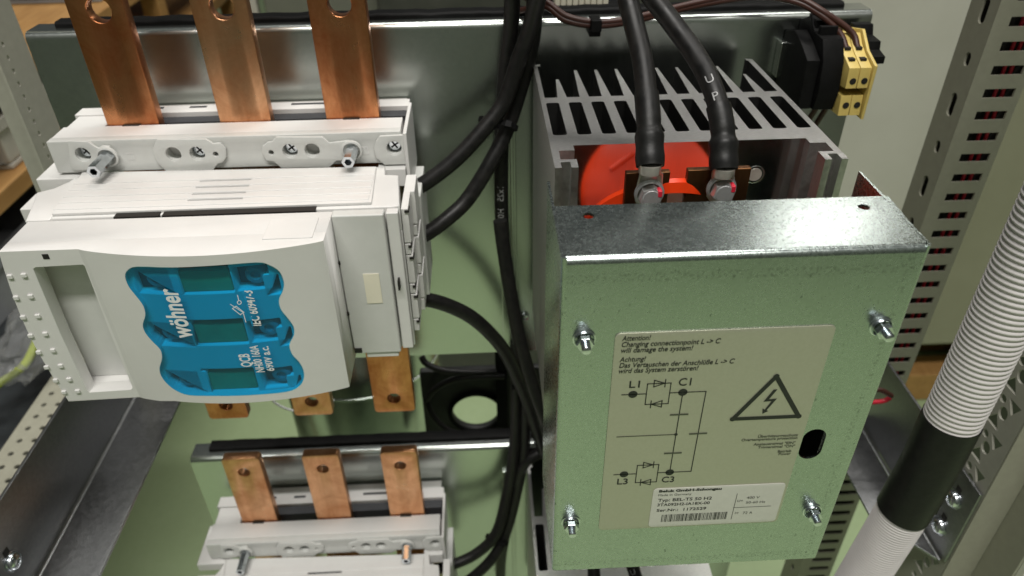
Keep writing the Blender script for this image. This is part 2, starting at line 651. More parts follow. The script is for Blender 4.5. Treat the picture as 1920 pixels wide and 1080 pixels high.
def film_mat():
    m, nt, bs = new_mat('clear_bag_film')
    tr = N(nt, 'ShaderNodeBsdfTransparent', Color=(0.9, 0.9, 0.9, 1))
    nt.nodes.remove(bs)
    p = N(nt, 'ShaderNodeBsdfPrincipled', Roughness=0.2)
    p.inputs['Base Color'].default_value = (0.35, 0.36, 0.36, 1)
    mx = N(nt, 'ShaderNodeMixShader', Fac=0.25)
    nt.links.new(tr.outputs[0], mx.inputs[1])
    nt.links.new(p.outputs[0], mx.inputs[2])
    nt.links.new(mx.outputs[0], nt.nodes['Material Output'].inputs[0])
    return m


M_FLOOR = floor_mat()
M_COPPER = copper_mat()
M_COPPER2 = copper_mat('copper_bright', (0.60, 0.27, 0.125), (0.84, 0.47, 0.26))
M_COPPER3 = copper_mat('copper_yellowed', (0.50, 0.25, 0.06), (0.66, 0.36, 0.11))
M_WINDOW = window_mat()
M_CLEAR, nt_, bs_ = new_mat('clear_plastic_body')
tr_ = N(nt_, 'ShaderNodeBsdfTransparent', Color=(0.97, 0.99, 1.0, 1))
nt_.links.new(tr_.outputs[0], nt_.nodes['Material Output'].inputs[0])
M_FILM = film_mat()

# ------------------------------------------------------------------ setting
FZ = -1.8
bm = B()
bm.faces.new([bm.verts.new(p) for p in ((-9, -7, FZ), (9, -7, FZ), (9, 13, FZ), (-9, 13, FZ))])
tag(put('floor', bm, M_FLOOR), 'green painted workshop floor', kind='structure')

bm = B()
box(bm, -9, 9, -2.55, -2.45, FZ + 0.004, 3.2)  # unseen wall added behind the camera so the metal reflects something dark
tag(put('unseen_wall', bm, mottled('unseen_wall_grey', (0.13, 0.14, 0.125), (0.17, 0.18, 0.165), (0.5, 0.7), 0, 4, bstr=0)), 'dull grey unseen wall added behind the camera', kind='structure')

# ------------------------------------------------------------------ mounting plates
PY = 0.34
PX0, PX1 = -0.396, 0.353


def mounting_plate(ztop, zbot, label):
    o = empty('mounting_plate', (0, PY, zbot), label, 'mounting plate', 'galvanised mounting plates')
    r = 0.0065
    path = [(PY, zbot), (PY, ztop - r)] + arc(PY + r, ztop - r, r, 180, 90, 8)[1:] + [(PY + 0.028, ztop)]
    put('plate_sheet', bent(path, -0.0025, PX0, PX1), M_PLATE, o, smooth=30)
    bm = B()
    x0, x1 = PX0 + 0.022, PX1 - 0.022
    pts = rect2(PY + 0.0125, PY + 0.0300, ztop - 0.006, ztop + 0.0050, 0.003, 3)
    n = 60
    rings = []
    for i in range(n + 1):
        x = x0 + (x1 - x0) * i / n
        k = 0.0004 * math.sin(i * 2.4) + 0.0003 * math.sin(i * 5.1)
        rings.append([bm.verts.new((x, y, z + k)) for y, z in pts])
    L = len(pts)
    for a, b in zip(rings, rings[1:]):
        for i in range(L): bm.faces.new((a[i], a[(i + 1) % L], b[(i + 1) % L], b[i]))
    bm.faces.new(rings[0]); bm.faces.new(rings[-1][::-1])
    put('edge_trim', bm, M_BLACK, o, smooth=40)
    return o


plateA = mounting_plate(-0.1815, -0.5625, 'upper galvanised steel mounting plate with black edge trim along its bent top')
plateB = mounting_plate(-0.7235, -1.12, 'lower galvanised steel mounting plate below the open gap, black trim on its top')
# small screws low on the upper plate beside the cover
for px, py in ((982, 592), (1012, 592)):
    p = at(px, py, PY)
    bm = B()
    lathe(bm, p, (0, -1, 0), [(0, 0.0065), (0.001, 0.0065), (0.0012, 0.0048), (0.003, 0.0042), (0.0038, 0.002), (0.0038, 0)], 16)
    put('screw', bm, M_ZINC, plateA, smooth=40)

# ------------------------------------------------------------------ copper busbars
BY = 0.28
BT = 0.0115


def busbar(x0, x1, z0, z1, holes, mat, label, grp, round_bottom=False):
    pts = rect2(x0, x1, z0, z1, 0.004, 3)
    loops = [pts] + [circle2(hx, hz, r, 24) for hx, hz, r in holes]
    return tag(put('copper_busbar', prism(loops, BT, 0.0008, 'front', BY), mat, loc=((x0 + x1) / 2, BY, z0), smooth=40), label, 'busbar', grp)


xs = [(-0.3205, -0.2768), (-0.2256, -0.1822), (-0.1352, -0.0897)]
for k, ((x0, x1), hz, m, lab) in enumerate(zip(xs, (-0.1497, -0.1496, -0.1495), (M_COPPER, M_COPPER2, M_COPPER), (
        'upper copper busbar nearest the pale perforated post, round hole at its top',
        'upper copper busbar between the two others, yellowish stain low on its face',
        'upper copper busbar nearest the black cables, longest end below the switch'))):
    xc = (x0 + x1) / 2
    busbar(x0, x1, -0.594, 0.03, [(xc + 0.002, hz, 0.0095), (xc + 0.0005, -0.5735, 0.0072)], m, lab, 'upper copper busbars')
xs2 = [(-0.3245, -0.2805), (-0.2305, -0.1870), (-0.1380, -0.0945)]
for (x0, x1), m, lab in zip(xs2, (M_COPPER2, M_COPPER2, M_COPPER2), (
        'lower copper busbar farthest from the cables, short blunt end on show',
        'lower copper busbar in the middle with faint scratches across its face',
        'lower copper busbar closest to the black cable bundle')):
    xc = (x0 + x1) / 2
    busbar(x0, x1, -1.15, -0.6605, [(xc, -0.684, 0.0070)], m, lab, 'lower copper busbars')

# ------------------------------------------------------------------ busbar support
SF = 0.2455


def px_circle(px, py, r, Y, n=22):
    p = at(px, py, Y)
    return circle2(p.x, p.z, r, n)


def build_support():
    o = empty('busbar_support', (-0.21, PY, -0.2705), 'upper white busbar support clamped over the copper bars', 'busbar support', 'white busbar supports')
    zt, zb = -0.2432, -0.2712
    x0, x1 = -0.357, -0.0692
    Y0 = SF + 0.0022
    # front bar with holes
    hole_px = [(155.5, 290), (325.5, 289), (370, 288), (544, 283), (585.5, 282), (739, 278)]
    small_px = [(404.5, 289), (508.5, 286)]
    holes = [px_circle(a, b, 0.0062, SF) for a, b in hole_px] + [px_circle(a, b, 0.0022, SF, 12) for a, b in small_px]
    bar = prism([rect2(x0, x1, zb, zt, 0.001, 2)] + holes, 0.0085, 0.0006, 'front', Y0)
    put('front_bar', bar, M_GREYW, o, smooth=40)
    bm = B()
    box(bm, x0 + 0.0004, x1 - 0.0004, Y0 + 0.0086, BY - 0.0012, zb + 0.0004, zt - 0.0002)
    put('front_bar_body', bm, M_WHITE, o, bevel=0.0008)
    # raised pads with the screw holes
    def pad(pts, off, sc, hol, sm):
        loops = [px_loop(pts, SF, off, sc)] + [px_circle(a, b, 0.0062, SF) for a, b in hol] + [px_circle(a, b, 0.0022, SF, 12) for a, b in sm]
        put('screw_pad', prism(loops, 0.0026, 0.0005, 'front', SF - 0.0005), M_GREYW, o, smooth=40)
    pad([(215, 378), (385, 385), (440, 425), (470, 440), (500, 420), (560, 425), (600, 470), (605, 530), (570, 580), (520, 590), (470, 585), (400, 625), (270, 628), (235, 600)], (80, 180), 4.5, [(155.5, 290)], [])
    pad([(965, 368), (1375, 362), (1440, 402), (1500, 395), (1545, 440), (1552, 510), (1520, 560), (1480, 570), (1440, 625), (1040, 632), (960, 550), (925, 450)], (80, 180), 4.5, [(325.5, 289), (370, 288)], [(404.5, 289)])
    pad([(350, 345), (740, 345), (800, 395), (960, 375), (1030, 410), (1045, 480), (1010, 540), (860, 545), (800, 602), (395, 608), (330, 550), (270, 545), (232, 490), (236, 420), (280, 388), (315, 385)], (440, 180), 4.5, [(544, 283), (585.5, 282)], [(508.5, 286)])
    pad([(1225, 338), (1425, 328), (1445, 575), (1265, 580), (1195, 520), (1172, 440), (1190, 380)], (440, 180), 4.5, [(739, 278)], [])
    # sunk cross-head screws
    for a, b in ((155.5, 290), (370, 288), (544, 283), (739, 278)):
        p = at(a, b, SF)
        p.y = Y0 + 0.0090
        bm = B()
        lathe(bm, p, (0, -1, 0), [(0, 0.0058), (0.003, 0.0058), (0.0042, 0.0046), (0.0042, 0)], 20)
        s = put('screw', bm, M_ZINC, o, smooth=30)
        bm = B()
        for ang in (0.6, 0.6 + math.pi / 2):
            c, sn = math.cos(ang), math.sin(ang)
            vs = [Vector((p.x + c * u - sn * v, p.y - 0.0044, p.z + sn * u + c * v)) for u, v in ((-0.0036, -0.0007), (0.0036, -0.0007), (0.0036, 0.0007), (-0.0036, 0.0007))]
            bm.faces.new([bm.verts.new(v) for v in vs])
        put('cross_slot', bm, M_HOLE, s)
    # female hex stand-offs
    for a, b, ln in ((203, 293, 0.029), (660, 281, 0.024)):
        p = at(a, b, SF)
        bm = B()
        tip = p + Vector((0, -ln, 0))
        cyl(bm, p, tip, 0.0054, n=6, cap=False)
        u, v = frame_of(tip - p)
        ro, ri = [], []
        for i in range(6):
            an = 2 * math.pi * i / 6
            ro.append(bm.verts.new(tip + (u * math.cos(an) + v * math.sin(an)) * 0.0054))
            ri.append(bm.verts.new(tip + (u * math.cos(an) + v * math.sin(an)) * 0.0030))
        for i in range(6):
            bm.faces.new((ro[i], ro[(i + 1) % 6], ri[(i + 1) % 6], ri[i]))
        inn = [bm.verts.new(q.co + Vector((0, 0.018, 0))) for q in ri]
        for i in range(6):
            bm.faces.new((ri[i], ri[(i + 1) % 6], inn[(i + 1) % 6], inn[i]))
        bm.faces.new(inn)
        put('standoff', bm, M_ZINC, o)
        bm = B()
        lathe(bm, p + Vector((0, -0.0005, 0)), (0, -1, 0), [(0, 0.0088), (0.0016, 0.0086), (0.0022, 0.0072)], 18)
        put('standoff_collar', bm, M_GREYW, o, smooth=40)
    # black insulating strip and white rear bar
    bm = B()
    box(bm, x0 + 0.035, x1 + 0.001, BY + BT + 0.0006, BY + BT + 0.013, zb, zt - 0.004)
    put('insulating_strip', bm, M_GASKET, o, bevel=0.0006)
    bm = B()
    box(bm, x0 + 0.002, x0 + 0.034, BY - 0.001, BY + BT + 0.013, zb, zt - 0.001)
    box(bm, x0 - 0.002, x1 + 0.003, BY + BT + 0.0136, BY + BT + 0.030, zb - 0.01, zt)
    put('rear_bar', bm, M_WHITE, o, bevel=0.0008)
    bm = B()
    box(bm, x0 + 0.012, x1 - 0.001, BY + BT + 0.0303, PY - 0.003, zb - 0.01, zt - 0.005)
    put('foot_strip', bm, M_GREYW, o, bevel=0.0008)
    for xa, xb in ((-0.262, -0.247), (-0.238, -0.229), (-0.172, -0.140), (-0.300, -0.285)):
        bm = B()
        box(bm, xa, xb, BY + BT + 0.0225, BY + BT + 0.0262, zt - 0.002, zt + 0.0003)
        put('slot', bm, M_GASKET, o)
    # ledges at both ends
    bm = B()
    box(bm, -0.374, -0.338, 0.242, 0.300, -0.287, -0.2735)
    put('end_ledge', bm, M_WHITE, o, bevel=0.001)
    bm = B()
    box(bm, -0.0672, -0.0640, 0.243, 0.312, -0.300, -0.2430)
    box(bm, -0.091, -0.0675, 0.240, 0.300, -0.290, -0.2735)
    put('end_ledge', bm, M_WHITE, o, bevel=0.0008)
    # notches under the bars
    for (xa, xb) in (xs[0], xs[2]):
        bm = B()
        xc = (xa + xb) / 2
        box(bm, xc - 0.008, xc + 0.006, BY - 0.0035, BY - 0.0002, zt - 0.006, zt + 0.0002)
        put('notch', bm, M_HOLE, o)
    # embossed marks
    bm = B()
    for s, px, py, ang in (('L1', 254, 300, 90), ('L3', 692, 290, 90)):
        p = at(px, py, Y0)
        a = math.radians(ang)
        add2(bm, text2(s, 0.0085, bold=0.0002), p + Vector((0, -0.0003, 0)), (math.cos(a), 0, math.sin(a)), (-math.sin(a), 0, math.cos(a)))
    tag(put('embossed_mark', bm, M_WHITE, o), kind='stuff')
    return o


supA = build_support()

# ------------------------------------------------------------------ fuse switch
ZB = -0.2712
HB = (-0.287, -0.1163)


def bulge(x):
    t = (x - HB[0]) / (HB[1] - HB[0])
    return 0.0 if t <= 0 or t >= 1 else 0.0145 * math.sin(math.pi * min(1, t)) ** 0.8


def hx(px, py, base=0.1228):
    """point on the handle's bowed front"""
    Y = base
    for _ in range(6):
        p = at(px, py, Y)
        Y = base - bulge(p.x)
    return at(px, py, Y)


def bow(bm, ymax):
    for k in range(46):
        x = HB[0] + (HB[1] - HB[0]) * (k + 0.0) / 45
        g = bm.verts[:] + bm.edges[:] + bm.faces[:]
        bmesh.ops.bisect_plane(bm, geom=g, plane_co=(x, 0, 0), plane_no=(1, 0, 0), dist=1e-6)
    for v in bm.verts:
        if v.co.y < ymax: v.co.y -= bulge(v.co.x)
    return bm


def build_switch():
    o = empty('fuse_switch', (-0.21, 0.24, -0.41), 'white fuse switch disconnector with blue window, mounted across the upper busbars', 'fuse switch', 'white fuse switch disconnectors')
    # body
    def pl(px, py):
        p = at_z(px, py, ZB)
        return (p.x, p.y)
    plan = [pl(152, 324), pl(722, 312), pl(722, 327), pl(747, 328), pl(749, 385), pl(735, 387), pl(94, 410)]
    put('base_body', prism([plan], 0.022, 0.0012, 'plan', ZB - 0.022), M_WHITE, o, smooth=40)
    low = [(-0.310, plan[0][1]), (plan[2][0], plan[0][1]), plan[3], plan[4], (plan[5][0], plan[5][1]), (-0.310, plan[6][1])]
    put('base_lower', prism([low], 0.1155, 0.0012, 'plan', ZB - 0.138), M_WHITE, o, smooth=40)
    plan2 = [pl(151, 325), pl(93, 411), pl(47, 413), pl(62, 378), pl(68, 360), pl(100, 352), pl(128, 340)]
    put('end_block', prism([plan2], 0.022, 0.001, 'plan', ZB - 0.0225), M_WHITE, o, smooth=40)
    bm = B()
    box(bm, -0.372, -0.345, 0.205, 0.232, ZB - 0.024, ZB - 0.010)
    put('end_lug', bm, M_WHITE, o, bevel=0.001)
    # ribbed vent cover on top
    vc = [pl(156, 328), pl(706, 317), pl(697, 384), pl(99, 406)]
    slots = []
    sy, sx_ = [], []
    for y, xa, xb in ((345, 375, 471), (357, 368, 467), (369.5, 361, 461), (381, 353, 455)):
        a, b = pl(xa, y), pl(xb, y - 1.5)
        sy.append(a[1]); sx_.append((a[0], b[0]))
        slots.append(rect2(a[0], b[0], a[1] - 0.0016, a[1] + 0.0016, 0.0006, 2))
    put('vent_cover', prism([vc] + slots, 0.0022, 0.0004, 'plan', ZB + 0.0002), M_WHITE, o, smooth=40)
    edges = [sy[0] + 0.0125] + sy + [sy[3] - 0.0105]
    for k in range(5):
        y1, y0 = edges[k] - 0.0018, edges[k + 1] + 0.0018
        t0 = (y1 - 0.17) / 0.07
        bm = B()
        box(bm, -0.3275 - 0.006 * t0, -0.0905, y0, y1, ZB + 0.0022, ZB + 0.0032)
        put('vent_rib', bm, M_WHITE, o, bevel=0.0005)
    for (xa, xb), y in zip(sx_, sy):
        bm = B()
        box(bm, xa + 0.0004, xb - 0.0004, y - 0.0012, y + 0.0012, ZB + 0.0003, ZB + 0.0007)
        put('vent_slot', bm, M_GASKET, o)
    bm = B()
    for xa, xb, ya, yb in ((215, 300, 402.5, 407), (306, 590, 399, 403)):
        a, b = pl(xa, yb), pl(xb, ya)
        box(bm, a[0], b[0], 0.1665, 0.1735, ZB - 0.01, ZB + 0.0009)  # dark strips stand in for the shade between body and handle
    put('gap_shadow', bm, M_HOLE, o)
    # stepped panel on the body's front with the marker plate
    bm = B()
    box(bm, -0.1165, -0.0775, 0.1565, 0.166, -0.404, -0.2700)
    put('front_panel', bm, M_GREYW, o, bevel=0.0014, seg=3)
    bm = B()
    box(bm, -0.0765, -0.0672, 0.161, 0.169, -0.4035, -0.2715)
    put('panel_frame', bm, M_WHITE, o, bevel=0.001)
    bm = B()
    lp = [at(681, 514, 0.156), at(711, 514, 0.156), at(717, 568, 0.156), at(688, 568, 0.156)]
    xa, xb = (lp[0].x + lp[3].x) / 2, (lp[1].x + lp[2].x) / 2
    box(bm, xa, xb, 0.1559, 0.1564, lp[2].z, lp[0].z)
    put('marker_plate', bm, M_CREAM, o)
    for px, py, w_, h_ in ((636, 493, 0.0008, 0.003), (653, 588, 0.0008, 0.003), (748, 535, 0.0008, 0.009)):
        p = at(px, py, 0.1563)
        bm = B()
        box(bm, p.x - w_, p.x + w_, 0.1555, 0.166, p.z - h_ / 2, p.z + h_ / 2)
        put('release_slot', bm, M_HOLE, o)
    bm = B()
    box(bm, -0.116, -0.110, 0.1553, 0.166, -0.4018, -0.3975)
    put('release_slot', bm, M_HOLE, o)
    bm = B()
    box(bm, -0.107, -0.080, 0.158, 0.172, -0.4095, -0.4042)
    put('lower_clip', bm, M_WHITE, o, bevel=0.0008)
    # terminal covers at the right end
    zz = [-0.2775, -0.304, -0.3145, -0.343, -0.353, -0.388]
    for i, (za, zb) in enumerate(((-0.2765, -0.3075), (-0.3085, -0.3185), (-0.3195, -0.3465), (-0.3475, -0.3570), (-0.3580, -0.3830), (-0.3840, -0.3965))):
        d = 0.0 if i % 2 == 0 else 0.0009
        bm = B()
        box(bm, -0.0668, -0.0612 - d, 0.176, 0.205, zb, za)
        box(bm, -0.0668, -0.0580 - d, 0.2056, 0.236, zb, za - 0.0005)
        c = put('terminal_cover', bm, M_WHITE, o, bevel=0.0007)
        bm = B()
        box(bm, -0.0640, -0.0605 - d, 0.1749, 0.183, za - 0.0030, za - 0.0012)
        put('latch_slot', bm, M_HOLE, c)
    bm = B()
    box(bm, -0.0668, -0.0570, 0.2405, 0.300, -0.405, -0.300)
    put('base_flange', bm, M_GREYW, o, bevel=0.0008)
    # handle: one moulded piece with the grip opening and the window opening
    base = 0.1228
    xl, xr = -0.3415, -0.1165
    zt, zb = ZB + 0.0006, -0.4125
    out = [(xl, zt), (xr, zt), (xr - 0.0008, zb + 0.003)]
    for k in range(1, 12):  # lower edge
        t = k / 12
        out.append((xr + (-0.268 - xr) * t, zb + 0.003 - 0.0 * t))
    out += [(-0.268, zb + 0.001), (-0.3440, zb - 0.001)]
    for k in range(1, 10):
        t = k / 10
        out.append((-0.3440 + (xl + 0.3440) * t - 0.0060 * math.sin(math.pi * t), zb - 0.001 + (zt - zb + 0.001) * t))
    opening = [hx(a, b) for a, b in ((62, 504), (66, 501), (155, 496), (159, 499), (205, 620), (249, 727), (245, 731), (168, 736), (163, 732), (113, 625))]
    opening = [(p.x, p.z) for p in opening]
    wpx = [(60, 150), (80, 105), (150, 80), (400, 86), (700, 72), (1000, 50), (1095, 68), (1170, 115), (1202, 190), (1195, 250), (1167, 315), (1180, 385), (1230, 450), (1272, 510), (1275, 570), (1242, 640), (1262, 710), (1312, 765), (1345, 830), (1343, 895), (1305, 945), (1225, 978), (1000, 1000), (700, 1008), (520, 1003), (435, 975), (368, 928), (318, 865), (308, 805), (325, 740), (312, 675), (250, 610), (202, 550), (187, 495), (205, 430), (190, 360), (140, 290), (85, 220)]
    wl = [hx(220 + a / 3.858, 480 + b / 3.858) for a, b in wpx]
    wl = smooth_loop([(p.x, p.z) for p in wl], 3)
    cx = sum(p[0] for p in wl) / len(wl)
    cz = sum(p[1] for p in wl) / len(wl)
    wo = [(cx + (a - cx) * 1.006, cz + (b - cz) * 1.006) for a, b in wl]
    hb = prism([out, opening, wo], 0.012, 0.0, 'front', base)
    bow(hb, base + 0.001)
    zo0, zo1 = min(p[1] for p in opening), max(p[1] for p in opening)
    orx = [p[0] for p in opening]
    xr0 = opening[5][0]
    cs = [(xl, zt), (xr, zt), (xr - 0.0008, zb + 0.003), (-0.268, zb + 0.001), (-0.3440, zb - 0.001), (-0.3442, zo0), (xr0 - 0.001, zo0 + 0.0006), (opening[3][0], zo1), (xl - 0.0004, zo1)]
    join(hb, prism([cs, wo], 0.1645 - base - 0.0120, 0.0, 'front', base + 0.0120))
    h = put('handle', hb, M_WHITE, o)
    bv = h.modifiers.new('bevel', 'BEVEL')
    bv.width, bv.segments, bv.limit_method, bv.angle_limit = 0.0012, 2, 'ANGLE', math.radians(50)
    # blue window
    wb = prism([wl], 0.0026, 0.0, 'front', base - 0.0004)
    bow(wb, base + 0.01)
    for f in wb.faces:
        f.material_index = 0 if f.normal.y < -0.5 else 1
    put('window', wb, [M_WINDOW, M_CLEAR], o)
    # moulded fuse carrier behind it
    loops = [rect2(-0.290, -0.135, -0.4085, -0.2790)]
    pocket = []
    deep = []
    for r, (ly, my, ry) in enumerate((((290, 175), (620, 165), (975, 150)), ((400, 560), (735, 545), (1075, 530)), ((520, 900), (820, 890), (1165, 870)))):
        for i, (q, hw, hh) in enumerate(((ly, 0.0165, 0.0115), (my, 0.0205, 0.0125), (ry, 0.0125, 0.0105))):
            p = hx(220 + q[0] / 3.858, 480 + q[1] / 3.858, 0.1285)
            loops.append(rect2(p.x - hw, p.x + hw, p.z - hh, p.z + hh, 0.001, 2))
            pocket.append((i, p))
        p = at(220 + (1145, 1235, 1305)[r] / 3.858, 480 + (140, 510, 850)[r] / 3.858, 0.1285)
        loops.append(rect2(p.x - 0.005, p.x + 0.006, p.z - 0.009, p.z + 0.009, 0.001, 2))
    put('fuse_carrier', bow(prism(loops, 0.012, 0.0, 'front', 0.1268), 0.1275), M_WHITE, o)
    bm = B()
    box(bm, -0.289, -0.136, 0.148, 0.150, -0.408, -0.2795)
    put('carrier_back', bm, M_GASKET, o)
    for i, p in pocket:
        fy = 0.1268 - bulge(p.x)
        bm = B()
        if i == 1:
            box(bm, p.x - 0.0185, p.x + 0.0185, fy + 0.0035, fy + 0.0110, p.z - 0.0122, p.z + 0.0060)
            put('fuse_link', bm, M_FUSE, o, bevel=0.001)
        else:
            hw = 0.0163 if i == 0 else 0.0123
            box(bm, p.x - hw, p.x + hw, fy + 0.0105, fy + 0.0125, p.z - 0.0112, p.z + 0.0112)
            c = put('pocket_floor', bm, M_GASKET, o)
            q = Vector((p.x - (0.001 if i == 0 else -0.002), fy + 0.0104, p.z))
            bm = B()
            lathe(bm, q, (0, -1, 0), [(0, 0.0076), (0.0060, 0.0076), (0.0075, 0.0064), (0.0075, 0.0038), (0.0050, 0.0032), (0.0050, 0)], 20)
            put('carrier_screw', bm, M_BIN, c, smooth=40)
    # white lettering on the window
    bm = B()
    def wtext(s, px0, px1, size, shear=0.0, bold=0.0, sx=1.0):
        a, b = hx(220 + px0[0] / 3.858, 480 + px0[1] / 3.858), hx(220 + px1[0] / 3.858, 480 + px1[1] / 3.858)
        vf = text2(s, size, shear, 1.0, bold)
        wid = max(v[0] for v in vf[0])
        k = abs(b.z - a.z) / wid
        vf = ([(x * k, y) for x, y in vf[0]], vf[1])
        xm = (a.x + b.x) / 2
        Y = base - bulge(xm) - 0.0010
        add2(bm, vf, (xm, Y, a.z), (0, 0, 1), (-1, 0, 0))
    wtext('wöhner', (535, 585), (440, 228), 0.0195, 0.12, 0.0005)
    wtext('IEC 60947-3', (1045, 500), (975, 243), 0.0098, 0, 0.00022)
    wtext('QCB', (975, 795), (955, 700), 0.0115, 0, 0.00025)
    wtext('NH00 160A', (1066, 835), (1018, 640), 0.0090, 0, 0.0002)
    wtext('690V a.c.', (1135, 825), (1095, 645), 0.0090, 0, 0.0002)
    def wl_seg(p, q, wd=0.0006):
        a, b = hx(220 + p[0] / 3.858, 480 + p[1] / 3.858), hx(220 + q[0] / 3.858, 480 + q[1] / 3.858)
        seg2(bm, (a.x, a.z), (b.x, b.z), wd, base - bulge((a.x + b.x) / 2) - 0.0010)
    wl_seg((932, 472), (912, 400)); wl_seg((912, 400), (820, 345)); wl_seg((882, 318), (872, 278))
    for a, b in (((835, 375), (862, 358)), ((862, 358), (918, 400)), ((918, 400), (893, 418)), ((893, 418), (835, 375))): wl_seg(a, b, 0.0007)
    for k in range(10):
        a0, a1 = 2 * math.pi * k / 10, 2 * math.pi * (k + 1) / 10
        wl_seg((885 + 14 * math.cos(a0), 330 + 14 * math.sin(a0)), (885 + 14 * math.cos(a1), 330 + 14 * math.sin(a1)))
    tag(put('window_print', bm, M_WPRINT, o), kind='stuff')
    # grip details
    bm = B()
    box(bm, -0.3310, -0.268, 0.1420, 0.1640, zo0 + 0.0004, zo1 - 0.0004)
    put('grip_back_wall', bm, M_GREYW, o, bevel=0.001)
    first = None
    for a, b in ((55, 335), (88, 448), (125, 552), (165, 650), (208, 738), (250, 818), (298, 888), (343, 950),
                 (130, 328), (165, 440), (203, 545), (243, 640), (284, 728), (325, 810), (370, 882), (415, 945)):
        p = at(a / 2.84, 400 + b / 2.84, base)
        if first is None:
            bm = B()
            box(bm, p.x - 0.0019, p.x + 0.0019, base - 0.0016, base + 0.0005, p.z - 0.0017, p.z + 0.0017)
            first = put('grip_bump', bm, M_WHITE, o, bevel=0.0007)
            fp = p
        else:
            c = first.copy()
            COL.objects.link(c)
            c.parent = o
            c.location = p - fp
    p = at(86, 481, base)
    bm = B()
    box(bm, p.x - 0.0022, p.x + 0.0022, base - 0.0003, base + 0.002, p.z - 0.002, p.z + 0.002)
    put('latch_slot', bm, M_HOLE, o)
    a, b, c = at_z(508, 412, zt), at_z(600, 404, zt), at_z(600, 446, zt)
    bm = B()
    box(bm, a.x, b.x, c.y, a.y, zt - 0.001, zt + 0.0009)
    put('top_inlay', bm, M_WHITE, o, bevel=0.0005)
    return o


swA = build_switch()
DZ = (-0.0045, 0, -0.5325)
swB = copy_thing(swA, DZ)
tag(swB, 'second white fuse switch at the foot of the picture, only its ribbed top showing', 'fuse switch')
supB = copy_thing(supA, DZ)
tag(supB, 'lower white busbar support clamped over the short copper bars', 'busbar support')

# ------------------------------------------------------------------ thyristor module
ZT = -0.2137


